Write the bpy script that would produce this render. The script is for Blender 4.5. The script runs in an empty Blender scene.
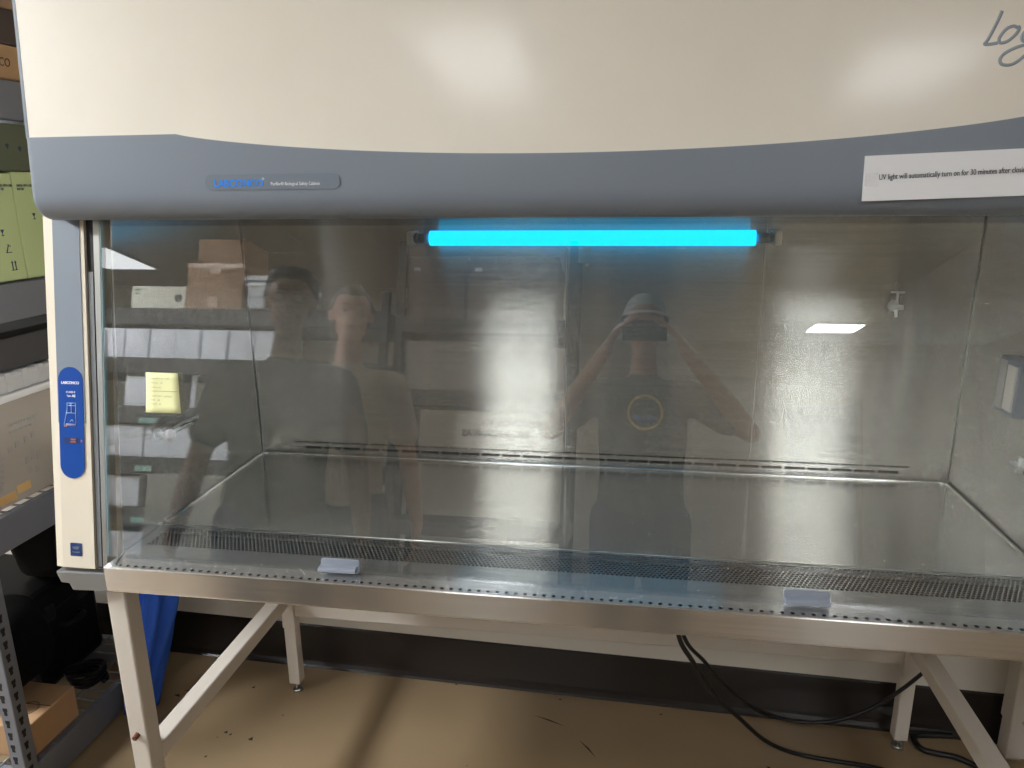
import bpy, bmesh, math, random
from mathutils import Vector, Matrix, Euler
random.seed(7)
sc = bpy.context.scene
COL = sc.collection
PI = math.pi

# ------------------------------------------------------------------ camera, world, exposure
cam_d = bpy.data.cameras.new('camera'); cam = bpy.data.objects.new('camera', cam_d); COL.objects.link(cam)
CAM = Vector((1.0174, -1.2023, 1.6123)); YAW, PITCH, ROLL, FPX = .1552, -.2574, -.0111, 742.0
_fw = Vector((-math.sin(YAW)*math.cos(PITCH), math.cos(YAW)*math.cos(PITCH), math.sin(PITCH)))
_rt = Vector((math.cos(YAW), math.sin(YAW), 0)); _up = _rt.cross(_fw)
_r = _rt*math.cos(ROLL) + _up*math.sin(ROLL); _u = -_rt*math.sin(ROLL) + _up*math.cos(ROLL)
CAMROT = Matrix((_r, _u, -_fw)).transposed().to_4x4()
cam.matrix_world = Matrix.Translation(CAM) @ CAMROT
cam_d.sensor_fit = 'HORIZONTAL'; cam_d.sensor_width = 36; cam_d.lens = FPX/1024*36
cam_d.clip_start = .02; cam_d.clip_end = 60
sc.camera = cam
sc.view_settings.view_transform = 'Standard'; sc.view_settings.look = 'None'
sc.view_settings.gamma = 1; sc.view_settings.use_curve_mapping = False
sc.view_settings.exposure = 0.0
LIGHT = 37.0          # ceiling troffer strength
UV = 1.25
sc.cycles.max_bounces = 14; sc.cycles.transparent_max_bounces = 16; sc.cycles.glossy_bounces = 8
sc.cycles.sample_clamp_indirect = 60.0; sc.cycles.blur_glossy = 0.0
w = bpy.data.worlds.new('world'); sc.world = w; w.use_nodes = True
w.node_tree.nodes['Background'].inputs[0].default_value = (.9, .95, 1, 1)
w.node_tree.nodes['Background'].inputs[1].default_value = .15

# ------------------------------------------------------------------ materials
def s2l(c):
    return tuple(((v/255)/12.92 if v/255 <= .04045 else ((v/255+.055)/1.055)**2.4) for v in c)
MATS = {}
def nt_new(name):
    m = bpy.data.materials.new(name); m.use_nodes = True; MATS[name] = m
    nt = m.node_tree; nt.nodes.clear()
    out = nt.nodes.new('ShaderNodeOutputMaterial')
    return m, nt, out
def mat(name, rgb, rough=.5, metal=0, var=0.0, vscale=8, bump=0, bscale=60, spec=.5, stretch=(1, 1, 1), rvar=0, alpha=1.0, trans=0, coat=0):
    if name in MATS: return MATS[name]
    m, nt, out = nt_new(name); N = nt.nodes; L = nt.links
    b = N.new('ShaderNodeBsdfPrincipled'); L.new(b.outputs[0], out.inputs[0])
    c = s2l(rgb)
    b.inputs['Base Color'].default_value = (*c, 1); b.inputs['Roughness'].default_value = rough
    b.inputs['Metallic'].default_value = metal; b.inputs['Specular IOR Level'].default_value = spec
    b.inputs['Alpha'].default_value = alpha; b.inputs['Transmission Weight'].default_value = trans
    b.inputs['Coat Weight'].default_value = coat; b.inputs['Coat Roughness'].default_value = .13
    tc = N.new('ShaderNodeTexCoord'); mp = N.new('ShaderNodeMapping'); L.new(tc.outputs['Object'], mp.inputs[0])
    mp.inputs['Scale'].default_value = stretch
    if var or rvar:
        n = N.new('ShaderNodeTexNoise'); n.inputs['Scale'].default_value = vscale; n.inputs['Detail'].default_value = 5
        L.new(mp.outputs[0], n.inputs['Vector'])
        if var:
            r = N.new('ShaderNodeValToRGB'); r.color_ramp.elements[0].position = .15; r.color_ramp.elements[1].position = .85
            r.color_ramp.elements[0].color = (*[max(0, v*(1-var)) for v in c], 1); r.color_ramp.elements[1].color = (*[min(1, v*(1+var)) for v in c], 1)
            L.new(n.outputs[0], r.inputs[0]); L.new(r.outputs[0], b.inputs['Base Color'])
        if rvar:
            mr = N.new('ShaderNodeMapRange'); mr.inputs['From Min'].default_value = .15; mr.inputs['From Max'].default_value = .85
            mr.inputs['To Min'].default_value = max(.02, rough-rvar); mr.inputs['To Max'].default_value = rough+rvar
            L.new(n.outputs[0], mr.inputs[0]); L.new(mr.outputs[0], b.inputs['Roughness'])
    if bump:
        n2 = N.new('ShaderNodeTexNoise'); n2.inputs['Scale'].default_value = bscale; n2.inputs['Detail'].default_value = 4
        L.new(mp.outputs[0], n2.inputs['Vector'])
        bp = N.new('ShaderNodeBump'); bp.inputs['Strength'].default_value = bump; bp.inputs['Distance'].default_value = .002
        L.new(n2.outputs[0], bp.inputs['Height']); L.new(bp.outputs[0], b.inputs['Normal'])
    return m
def emit(name, rgb, strength):
    m, nt, out = nt_new(name); e = nt.nodes.new('ShaderNodeEmission')
    e.inputs[0].default_value = (*rgb, 1); e.inputs[1].default_value = strength
    nt.links.new(e.outputs[0], out.inputs[0]); return m
def brushed(name, rgb, grain, along, across, diff=.12, streak=.10, wav=0.0):
    """brushed stainless: GGX with different roughness along and across the grain"""
    m, nt, out = nt_new(name); N = nt.nodes; L = nt.links
    r2 = math.sqrt(along*across); a = 1 - math.sqrt(along/across)
    g = N.new('ShaderNodeBsdfAnisotropic'); g.distribution = 'MULTI_GGX'
    g.inputs['Roughness'].default_value = math.sqrt(r2); g.inputs['Anisotropy'].default_value = a
    t = N.new('ShaderNodeCombineXYZ')
    for i in range(3): t.inputs[i].default_value = grain[i]
    L.new(t.outputs[0], g.inputs['Tangent'])
    d = N.new('ShaderNodeBsdfDiffuse'); mx = N.new('ShaderNodeMixShader'); mx.inputs[0].default_value = diff
    L.new(g.outputs[0], mx.inputs[1]); L.new(d.outputs[0], mx.inputs[2]); L.new(mx.outputs[0], out.inputs[0])
    tc = N.new('ShaderNodeTexCoord'); mp = N.new('ShaderNodeMapping'); L.new(tc.outputs['Object'], mp.inputs[0])
    mp.inputs['Scale'].default_value = tuple(2.0 if grain[i] else 160.0 for i in range(3))
    n = N.new('ShaderNodeTexNoise'); n.inputs['Scale'].default_value = 1.0; n.inputs['Detail'].default_value = 3
    L.new(mp.outputs[0], n.inputs['Vector'])
    c = s2l(rgb); r = N.new('ShaderNodeValToRGB'); r.color_ramp.elements[0].position = .25; r.color_ramp.elements[1].position = .75
    r.color_ramp.elements[0].color = (*[v*(1-streak) for v in c], 1); r.color_ramp.elements[1].color = (*[min(1, v*(1+streak)) for v in c], 1)
    L.new(n.outputs[0], r.inputs[0]); L.new(r.outputs[0], g.inputs['Color']); L.new(r.outputs[0], d.inputs['Color'])
    if wav:
        n2 = N.new('ShaderNodeTexNoise'); n2.inputs['Scale'].default_value = 2.2; n2.inputs['Detail'].default_value = 1
        L.new(tc.outputs['Object'], n2.inputs['Vector'])
        bp = N.new('ShaderNodeBump'); bp.inputs['Strength'].default_value = 1; bp.inputs['Distance'].default_value = wav
        L.new(n2.outputs[0], bp.inputs['Height']); L.new(bp.outputs[0], g.inputs['Normal'])
    return m
def pane(name, tint, f0):
    """clear pane: straight-through transmission plus a mirror reflection by Schlick's Fresnel law on each face"""
    m, nt, out = nt_new(name); N = nt.nodes; L = nt.links
    ge = N.new('ShaderNodeNewGeometry'); dt = N.new('ShaderNodeVectorMath'); dt.operation = 'DOT_PRODUCT'
    L.new(ge.outputs['Incoming'], dt.inputs[0]); L.new(ge.outputs['Normal'], dt.inputs[1])
    def mth(op, a, b=None):
        n = N.new('ShaderNodeMath'); n.operation = op
        for i, v in enumerate((a, b)):
            if v is None: continue
            if isinstance(v, (int, float)): n.inputs[i].default_value = v
            else: L.new(v, n.inputs[i])
        return n.outputs[0]
    c = mth('ABSOLUTE', dt.outputs['Value'])
    p = mth('POWER', mth('SUBTRACT', 1.0, c), 5.0)
    f = mth('ADD', f0, mth('MULTIPLY', p, 1-f0))
    tr = N.new('ShaderNodeBsdfTransparent'); tr.inputs[0].default_value = (*tint, 1)
    gl = N.new('ShaderNodeBsdfGlossy'); gl.inputs['Roughness'].default_value = 0.0; gl.inputs['Color'].default_value = (1, 1, 1, 1)
    mx = N.new('ShaderNodeMixShader'); L.new(f, mx.inputs[0]); L.new(tr.outputs[0], mx.inputs[1]); L.new(gl.outputs[0], mx.inputs[2])
    L.new(mx.outputs[0], out.inputs[0]); return m

X, Y_ = (1, 0, 0), (0, 1, 0)
M_cream = mat('cream_enamel', (236, 228, 214), .42, var=.025, vscale=9, rvar=.05, spec=.45, coat=.22)
M_post_shaded = mat('shaded_post_enamel', (216, 206, 188), .42, var=.03, vscale=7)  # cream enamel copy with the shade on the posts put into its colour
M_grey = mat('grey_enamel', (127, 135, 146), .42, var=.02, vscale=4, spec=.4)
M_greyplastic = mat('grey_plastic', (136, 142, 154), .4)
M_bracket = mat('pewter_plastic', (132, 134, 136), .35, metal=.4)
M_rear = brushed('stainless_rear', (210, 208, 203), X, .008, .30, diff=.20)
M_side = brushed('stainless_side', (208, 207, 204), (0, 0, 1), .014, .22, diff=.14, wav=.003)
M_tray = brushed('stainless_tray', (210, 208, 204), X, .010, .05, diff=.15)
M_front = brushed('stainless_front', (206, 206, 205), X, .012, .16, diff=.16)
M_apron = brushed('stainless_apron', (205, 200, 194), X, .02, .20, diff=.10)
M_chrome = mat('bright_chrome', (228, 228, 226), .16, metal=1)
M_valve = mat('pale_plated_metal', (226, 226, 222), .38, metal=.55)
M_steel = mat('satin_steel', (190, 190, 186), .3, metal=1)
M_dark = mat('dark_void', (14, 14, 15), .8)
M_black = mat('black_rubber', (16, 16, 18), .45)
M_glass = pane('sash_glass', (.972, .976, .97), .075)
M_white = mat('white_paint', (222, 216, 206), .4, var=.02)
M_leg = mat('stand_enamel', (208, 200, 190), .42, var=.03, vscale=9)
M_bluelabel = mat('blue_label', (8, 68, 152), .4, spec=.3)
M_navy = mat('navy_label', (22, 50, 104), .4)
M_bluetext = mat('blue_print', (40, 140, 245), .4)
M_whitetext = mat('white_print', (238, 240, 244), .5)
M_greytext = mat('grey_print', (152, 160, 168), .45)
M_inktext = mat('ink_print', (40, 42, 50), .7)
M_orange = mat('orange_print', (226, 130, 60), .5)
M_badge = mat('badge_grey', (116, 125, 137), .35)
M_paper = mat('white_paper', (240, 240, 243), .55)
M_tape = mat('clear_tape', (236, 236, 232), .15, alpha=.12)
M_sticky = mat('yellow_note', (238, 237, 180), .7)
M_pencil = mat('pencil', (120, 116, 90), .8)
M_uv = emit('uv_tube_glow', (0.0, .88, 1.75), UV)
M_frost = mat('lamp_end', (150, 160, 170), .2, metal=.6)
M_rack = mat('rack_grey', (106, 109, 118), .45, var=.05, vscale=14)
M_rackdark = mat('rack_dark', (58, 58, 60), .5, var=.05, vscale=14)
M_wire = mat('wire_zinc', (120, 120, 122), .35, metal=.7)
M_kraft = mat('kraft_board', (168, 134, 98), .8, var=.06, vscale=10)
M_kraft2 = mat('brown_board', (150, 122, 98), .8, var=.06, vscale=10)
M_darkboard = mat('dark_board', (74, 62, 58), .8, var=.06)
M_green = mat('green_board', (176, 190, 140), .7, var=.03, vscale=6)
M_darkgreen = mat('dark_green_board', (86, 92, 74), .7, var=.03)
M_navyink = mat('navy_ink', (30, 52, 84), .7)
M_bin = mat('clear_bin_plastic', (176, 168, 160), .35, alpha=.72, var=.05, vscale=5)
M_binlid = mat('clear_lid_plastic', (206, 208, 212), .3, alpha=.8)
M_binrim = mat('white_plastic', (226, 228, 232), .35)
M_greyclutter = mat('grey_textile', (66, 66, 70), .8, bump=.3, bscale=40)
M_blackclutter = mat('black_plastic', (9, 9, 10), .5, spec=.25)
M_blackcloth = mat('black_textile', (5, 5, 6), .9, bump=.4, bscale=50, spec=.15)
M_bluecloth = mat('blue_fabric', (26, 82, 184), .62, var=.10, vscale=12, bump=.25, bscale=40)
M_card = mat('white_carton', (226, 230, 240), .6, var=.015)
M_cardline = mat('carton_seam', (150, 152, 160), .7)
M_tagteal = mat('teal_tag', (150, 196, 186), .6)
M_tan = mat('tan_print', (196, 160, 106), .7)
M_skin_dark = mat('skin_deep', (122, 86, 68), .5)
M_skin_light = mat('skin_fair', (216, 172, 150), .5)
M_skin_mid = mat('skin_medium', (184, 140, 116), .5)
M_hair = mat('dark_hair', (26, 22, 20), .6, bump=.5, bscale=120)
M_hair2 = mat('brown_hair', (70, 56, 46), .6, bump=.5, bscale=120)
M_shirt_dark = mat('charcoal_cotton', (44, 46, 46), .9, bump=.2, bscale=90)
M_shirt_tan = mat('beige_cotton', (176, 164, 148), .9, bump=.2, bscale=90)
M_shirt_grey = mat('slate_cotton', (70, 74, 76), .9, bump=.2, bscale=90)
M_jeans = mat('denim', (52, 62, 82), .9, bump=.2, bscale=90)
M_shoe = mat('shoe_black', (24, 24, 26), .6)
M_cap = mat('pale_cap_cloth', (190, 200, 198), .8)
M_eye = mat('eye_white', (170, 162, 152), .3)
M_iris = mat('iris_dark', (30, 22, 18), .3)
M_lip = mat('lip', (150, 92, 82), .5)
M_phone = mat('phone_black', (20, 21, 24), .2)
M_screen = emit('phone_screen', (.5, .55, .6), .5)
M_emblemY = mat('emblem_yellow', (206, 178, 96), .7)
M_emblemB = mat('emblem_blue', (96, 128, 168), .7)
M_ceil = mat('ceiling_tile', (234, 234, 230), .9, bump=.3, bscale=120)
M_grid = mat('ceiling_grid', (228, 228, 226), .5)
M_doorglow = mat('frosted_door_glass', (170, 174, 176), .25)
M_door = mat('door_paint', (190, 184, 172), .5)
M_base = mat('black_cove_base', (42, 37, 34), .22)
M_wallm = mat('pale_wall', (214, 208, 198), .7, var=.015)
M_rust = mat('rusty_bolt', (112, 66, 50), .6, metal=.3)

# floor: beige sealed floor with small dirt specks
def floor_mat():
    m, nt, out = nt_new('sealed_beige_floor'); N = nt.nodes; L = nt.links
    b = N.new('ShaderNodeBsdfPrincipled'); L.new(b.outputs[0], out.inputs[0])
    b.inputs['Roughness'].default_value = .28; b.inputs['Specular IOR Level'].default_value = .45
    tc = N.new('ShaderNodeTexCoord')
    n = N.new('ShaderNodeTexNoise'); n.inputs['Scale'].default_value = 1.7; n.inputs['Detail'].default_value = 6; L.new(tc.outputs['Object'], n.inputs['Vector'])
    r = N.new('ShaderNodeValToRGB'); c = s2l((147, 126, 98)); r.color_ramp.elements[0].position = .3; r.color_ramp.elements[1].position = .7
    r.color_ramp.elements[0].color = (*[v*.88 for v in c], 1); r.color_ramp.elements[1].color = (*[v*1.08 for v in c], 1)
    L.new(n.outputs[0], r.inputs[0])
    v = N.new('ShaderNodeTexNoise'); v.inputs['Scale'].default_value = 26; v.inputs['Detail'].default_value = 3; L.new(tc.outputs['Object'], v.inputs['Vector'])
    mr = N.new('ShaderNodeMapRange'); mr.inputs['From Min'].default_value = .27; mr.inputs['From Max'].default_value = .23; L.new(v.outputs[0], mr.inputs[0])
    mx = N.new('ShaderNodeMix'); mx.data_type = 'RGBA'; L.new(mr.outputs[0], mx.inputs['Factor']); L.new(r.outputs[0], mx.inputs['A'])
    mx.inputs['B'].default_value = (.02, .014, .01, 1); L.new(mx.outputs['Result'], b.inputs['Base Color'])
    return m
M_floor = floor_mat(); M_scuff = mat('scuff_mark', (44, 34, 26), .7)

# ------------------------------------------------------------------ mesh helpers
class MB:
    def __init__(s): s.bm = bmesh.new()
    def box(s, x0, x1, y0, y1, z0, z1, mi=0, bev=0):
        vs = [s.bm.verts.new(p) for p in ((x0,y0,z0),(x1,y0,z0),(x1,y1,z0),(x0,y1,z0),(x0,y0,z1),(x1,y0,z1),(x1,y1,z1),(x0,y1,z1))]
        fs = [s.bm.faces.new([vs[i] for i in f]) for f in ((3,2,1,0),(4,5,6,7),(0,1,5,4),(1,2,6,5),(2,3,7,6),(3,0,4,7))]
        for f in fs: f.material_index = mi
        if bev:
            es = set(e for f in fs for e in f.edges)
            bmesh.ops.bevel(s.bm, geom=list(es), offset=bev, segments=2, affect='EDGES', profile=.5)
        return s
    def obox(s, c, ax, hs, mi=0):
        c = Vector(c); ax = [Vector(a).normalized() for a in ax]; vs = []
        for sz in (-1, 1):
            for sx, sy in ((-1,-1),(1,-1),(1,1),(-1,1)):
                vs.append(s.bm.verts.new(c + ax[0]*hs[0]*sx + ax[1]*hs[1]*sy + ax[2]*hs[2]*sz))
        for f in ((3,2,1,0),(4,5,6,7),(0,1,5,4),(1,2,6,5),(2,3,7,6),(3,0,4,7)):
            s.bm.faces.new([vs[i] for i in f]).material_index = mi
        return s
    def tube(s, pts, r, n=10, mi=0, cap=True):
        pts = [Vector(p) for p in pts]; rings = []; prev = None
        rr = r if hasattr(r, '__len__') else [r]*len(pts)
        for i, p in enumerate(pts):
            t = (pts[min(i+1, len(pts)-1)] - pts[max(i-1, 0)]).normalized()
            if prev is None:
                a = t.cross(Vector((0,0,1)));  a = a if a.length > 1e-3 else t.cross(Vector((1,0,0)))
            else: a = prev - t*prev.dot(t)
            a.normalize(); prev = a; b = t.cross(a)
            rings.append([s.bm.verts.new(p + (a*math.cos(2*PI*k/n) + b*math.sin(2*PI*k/n))*rr[i]) for k in range(n)])
        for q in range(len(rings)-1):
            for k in range(n):
                f = s.bm.faces.new((rings[q][k], rings[q][(k+1)%n], rings[q+1][(k+1)%n], rings[q+1][k])); f.smooth = True; f.material_index = mi
        if cap:
            s.bm.faces.new(rings[0][::-1]).material_index = mi; s.bm.faces.new(rings[-1]).material_index = mi
        return s
    def prism(s, poly, d, mi=0):
        """closed polygon (3-D points) swept by vector d"""
        d = Vector(d); a = [s.bm.verts.new(p) for p in poly]; b = [s.bm.verts.new(Vector(p)+d) for p in poly]; n = len(a)
        s.bm.faces.new(a[::-1]).material_index = mi; s.bm.faces.new(b).material_index = mi
        for i in range(n): s.bm.faces.new((a[i], a[(i+1)%n], b[(i+1)%n], b[i])).material_index = mi
        return s
    def quad(s, *ps, mi=0):
        s.bm.faces.new([s.bm.verts.new(p) for p in ps]).material_index = mi; return s
    def build(s, name, m, parent=None, smooth=False, bevel=0, loc=None):
        bmesh.ops.recalc_face_normals(s.bm, faces=s.bm.faces)
        me = bpy.data.meshes.new(name); s.bm.to_mesh(me); s.bm.free()
        for x in (m if isinstance(m, (list, tuple)) else [m]): me.materials.append(x)
        if smooth:
            for p in me.polygons: p.use_smooth = True
        o = bpy.data.objects.new(name, me); COL.objects.link(o)
        if bevel:
            bv = o.modifiers.new('bevel', 'BEVEL'); bv.width = bevel; bv.segments = 2; bv.limit_method = 'ANGLE'; bv.angle_limit = math.radians(40)
        attach(o, parent)
        return o
BASE = {}
def attach(o, parent):
    if parent is not None:
        o.parent = parent; o.matrix_parent_inverse = Matrix.Translation(-world_loc(parent))
def world_loc(p):
    v = Vector(p.location)
    # every parent here is only translated; parts carry world coordinates through matrix_parent_inverse
    return v
def tag(o, label=None, cat=None, group=None, kind=None):
    if label: o['label'] = label
    if cat: o['category'] = cat
    if group: o['group'] = group
    if kind: o['kind'] = kind
    return o
def thing(name, loc, label, cat, group=None):
    o = bpy.data.objects.new(name, None); COL.objects.link(o); o.location = loc; o.empty_display_size = .05
    return tag(o, label, cat, group)
def struct(o): o['kind'] = 'structure'; return o
def text(name, body, size, m, parent, org, right, up, ext=.0003, align='LEFT', shear=0, sx=1.0, bold=0):
    cu = bpy.data.curves.new(name, 'FONT'); cu.body = body; cu.size = size; cu.extrude = ext; cu.align_x = align; cu.shear = shear; cu.offset = bold
    cu.resolution_u = 3
    t = bpy.data.objects.new(name, cu); COL.objects.link(t)
    bpy.context.view_layer.update()
    me = bpy.data.meshes.new_from_object(t.evaluated_get(bpy.context.evaluated_depsgraph_get()))
    COL.objects.unlink(t); bpy.data.objects.remove(t)
    r = Vector(right).normalized(); u = Vector(up); u = (u - r*u.dot(r)).normalized(); n = r.cross(u)
    mt = Matrix((r*sx, u, n)).transposed().to_4x4(); mt.translation = Vector(org)
    me.transform(mt); me.materials.clear(); me.materials.append(m)
    o = bpy.data.objects.new(name, me); COL.objects.link(o); attach(o, parent); return o

# frames of the two leaning planes of the cabinet front
TS = .1859; YG, ZG = .0409, .8884
def sash(x, z, off=0.0):                       # point on the sash plane, off = towards the room
    th = math.atan(TS); return Vector((x, YG + (z-ZG)*TS - off*math.cos(th), z + off*math.sin(th)))
SUP = Vector((0, TS, 1)).normalized()
def hood(x, z, off=0.0): return Vector((x, .09 + (z-1.592)*.09 - off, z))
HUP = Vector((0, .09, 1)).normalized()
RX = Vector((1, 0, 0))
W = 1.83

# ------------------------------------------------------------------ room
def quadplane(name, pts, m): return struct(MB().quad(*pts).build(name, m))
RX0, RX1, RY0 = -4.2, 5.2, -8.0
wl = lambda x: .9375 - .0569*x/1.83              # the back wall stands slightly askew to the cabinet
fl = MB().box(RX0, RX1, RY0, 1.15, -.05, 0)
def scuff(p, q, wd):
    p, q = Vector((*p, .0004)), Vector((*q, .0004)); d = (q-p).normalized(); s_ = Vector((-d.y, d.x, 0))*wd
    mid = (p+q)/2 + s_*.8
    fl.bm.faces.new([fl.bm.verts.new(v) for v in (p, mid - s_, q, mid + s_)]).material_index = 1
FLOOR_SCUFFS = [((.7617, .7872), (.8695, .7476), .003), ((.9129, .6972), (.9669, .6308), .003), ((-.174, .578), (-.160, .574), .006), ((-.085, .560), (-.068, .556), .008), ((-.192, .790), (-.180, .787), .006),
                ((-.43, .718), (-.405, .712), .006), ((-.152, .570), (-.144, .568), .006), ((-.178, .475), (-.170, .472), .005), ((.834, .871), (.846, .869), .004), ((1.155, .845), (1.167, .842), .004), ((1.45, .665), (1.462, .655), .005), ((-.41, .745), (-.37, .74), .004)]
for a in FLOOR_SCUFFS: scuff(*a)
struct(fl.build('floor', [M_floor, M_scuff]))
b = MB(); b.prism([(RX0, wl(RX0), 0), (RX1, wl(RX1), 0), (RX1, wl(RX1)+.1, 0), (RX0, wl(RX0)+.1, 0)], (0, 0, 2.75)); struct(b.build('wall_back', M_wallm))
# black cove baseboard with a small toe
b = MB(); dx = Vector((RX1-RX0, wl(RX1)-wl(RX0), 0)); o0 = Vector((RX0, wl(RX0), 0))
b.prism([o0+Vector(p) for p in ((0, 0, 0), (0, -.018, 0), (0, -.012, .006), (0, -.006, .018), (0, -.0045, .03), (0, -.0045, .155), (0, -.002, .1606), (0, 0, .1606))], dx)
struct(b.build('baseboard_back', M_base))
struct(MB().box(RX0-.1, RX0, RY0, 1.15, 0, 2.75).build('wall_left', M_wallm))
struct(MB().box(RX1, RX1+.1, RY0, 1.15, 0, 2.75).build('wall_right', M_wallm))
# wall behind the camera with a door opening
b = MB(); DX0, DX1, DZ = 2.93, 3.87, 2.08
b.box(RX0, DX0, RY0-.1, RY0, 0, 2.75); b.box(DX1, RX1, RY0-.1, RY0, 0, 2.75); b.box(DX0, DX1, RY0-.1, RY0, DZ, 2.75)
struct(b.build('wall_front', M_wallm))
door = bpy.data.objects.new('door_1', None); COL.objects.link(door); door.location = (3.4, RY0, 0); struct(door)
b = MB(); b.box(DX0, DX0+.06, RY0-.08, RY0-.03, 0, DZ); b.box(DX1-.06, DX1, RY0-.08, RY0-.03, 0, DZ); b.box(DX0+.06, DX1-.06, RY0-.08, RY0-.03, DZ-.08, DZ); b.box(DX0+.06, DX1-.06, RY0-.08, RY0-.03, 0, .1)
b.build('door_frame', M_door, door)
MB().box(DX0+.06, DX1-.06, RY0-.06, RY0-.05, .1, DZ-.08).build('frosted_pane', M_doorglow, door)
b = MB(); b.tube([(DX0+.1, RY0-.03, 1.0), (DX0+.1, RY0+.02, 1.0), (DX0+.22, RY0+.02, 1.0)], .01); b.build('door_handle', M_steel, door)
# suspended ceiling: one tiled plane, T-bar grid
struct(MB().box(RX0, RX1, RY0, 1.15, 2.75, 2.8).build('ceiling', M_ceil))
b = MB()
x = RX0 + .24
while x < RX1: b.box(x-.012, x+.012, RY0, 1.1, 2.744, 2.7499); x += .61
y = RY0 + .2
while y < 1.1: b.box(RX0, RX1, y-.012, y+.012, 2.745, 2.7499); y += 1.22
struct(b.build('trim_1', M_grid))
def troffer(x, y, hx, hy, label, k=1.0):
    t = thing('ceiling_light', (x, y, 2.75), label, 'ceiling light', 'ceiling troffers')
    b = MB()
    for (a0, a1, c0, c1) in ((x-hx-.03, x-hx, y-hy-.03, y+hy+.03), (x+hx, x+hx+.03, y-hy-.03, y+hy+.03), (x-hx, x+hx, y-hy-.03, y-hy), (x-hx, x+hx, y+hy, y+hy+.03)):
        b.box(a0, a1, c0, c1, 2.735, 2.7499)
    b.build('light_frame', M_grid, t)
    MB().box(x-hx, x+hx, y-hy, y+hy, 2.738, 2.7495).build('light_diffuser', emit('troffer_lens', (.965, 1.0, 1.02), LIGHT*k), t)
    return t
troffer(.22, -2.62, .25, .56, 'long ceiling troffer above the aisle shelving, seen as a bright patch on the cream hood', .6)
troffer(-2.05, -.95, .27, .56, 'unseen key light added as a long troffer over the left end of the aisle', 2.7)  # unseen lamp, added as key light to brighten the left of the hood
troffer(3.28, -6.98, .25, .24, 'square ceiling troffer far down the room, reflected as small white parallelogram in glass', .7)
troffer(-3.5, -4.3, .25, .34, 'ceiling troffer at the far left behind the white carton shelves', .14)
troffer(2.43, -2.90, .27, .42, 'ceiling troffer right of the aisle, seen as a faint streak on the hood', .72)

# ------------------------------------------------------------------ biosafety cabinet
CABL = 'large cream and grey biological safety cabinet with stainless interior and blue lit lamp'
cab = thing('biosafety_cabinet', (.915, .45, .80), CABL, 'safety cabinet')
XL, XR = -.100, W+.100
# hood body (cream) above the fascia
b = MB()
prof = [(hood(0, 1.66, 0).y, 1.66), (hood(0, 2.20, 0).y, 2.20), (.86, 2.20), (.86, 1.66)]
b.prism([(XL+.0062, y, z) for y, z in prof], (XR-XL-.0124, 0, 0)); b.build('hood_panel', M_cream, cab)
# grey fascia with arched upper edge, rounded lower lip, and slim side returns
def ztop(x):
    x0, x1, zf, zm = .205, 1.625, 1.714, 1.6695
    if x <= x0 or x >= x1: return zf
    c = (x0+x1)/2; k = (x-c)/((x1-x0)/2); s_ = 1-k*k
    return zf - (zf-zm)*(s_ if s_ > 0 else 0)**.82
b = MB(); rows = []
xs = [XL, XL+.004, XL+.010, XL+.02] + [XL+.04 + (XR-XL-.08)*i/96 for i in range(97)] + [XR-.02, XR-.010, XR-.004, XR]
for x in xs:
    e = min(x-XL, XR-x); rd = .009
    k = 1-min(1, e/rd); inset = rd*(1-math.sqrt(max(0, 1-k*k)))          # rounded ends
    pts = [hood(x, ztop(x), .0 - inset*.5 - .004), hood(x, ztop(x), .003 - inset*.5), hood(x, 1.66, .003-inset*.5), hood(x, 1.612, .003-inset*.5)]
    zc, R_ = 1.607, .046
    y0 = hood(x, 1.607, .003-inset*.5).y
    for a in range(1, 9):
        an = a/8*PI/2
        pts.append(Vector((x, y0 + R_*.95*(1-math.cos(an)), zc - (R_ - inset)*math.sin(an)*.98)))
    pts.append(Vector((x, .30, pts[-1].z + .002)))
    rows.append([b.bm.verts.new(p) for p in pts])
for r0, r1 in zip(rows, rows[1:]):
    for k in range(len(r0)-1):
        f = b.bm.faces.new((r0[k], r0[k+1], r1[k+1], r1[k])); f.smooth = k >= 2
for r0 in (rows[0], rows[-1]):
    b.bm.faces.new(r0)
b.build('grey_fascia', M_grey, cab)
for xx in (XL, XR):                                  # slim grey edge trims up the hood sides
    b = MB(); sgn = 1 if xx < 0 else -1
    b.prism([hood(xx, 1.713, .0005), hood(xx+sgn*.006, 1.713, .0005), hood(xx+sgn*.006, 2.2, .0005), hood(xx, 2.2, .0005)], (0, .12, 0)); b.build('hood_edge_trim', M_grey, cab)
# maker's badge, its lettering, the big script
def slab(name, pts, n, m, parent):
    b = MB(); b.prism(pts, n); return b.build(name, m, parent)
def stadium(cx, cz, hw, hh, rad, fn, off, seg=8):
    out = []
    for (sx, sz, a0) in ((1, -1, -PI/2), (1, 1, 0), (-1, 1, PI/2), (-1, -1, PI)):
        for i in range(seg+1):
            a = a0 + i/seg*PI/2
            out.append(fn(cx + sx*(hw-rad) + rad*math.cos(a), cz + sz*(hh-rad) + rad*math.sin(a), off))
    return out
bd = slab('name_badge', stadium(.385, 1.629, .128, .0135, .0125, hood, .0045), (0, .004, 0), M_badge, cab)
text('badge_lettering', 'LABCONCO', .0175, M_bluetext, bd, hood(.2745, 1.6215, .0050), RX, HUP, sx=.98, bold=.0004)
text('badge_lettering', '\u00ae', .006, M_whitetext, bd, hood(.3675, 1.632, .0050), RX, HUP)
text('badge_caption', 'Purifier\u00ae Biological Safety Cabinet', .0083, M_whitetext, bd, hood(.3835, 1.6225, .0050), RX, HUP, sx=.80)
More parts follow.
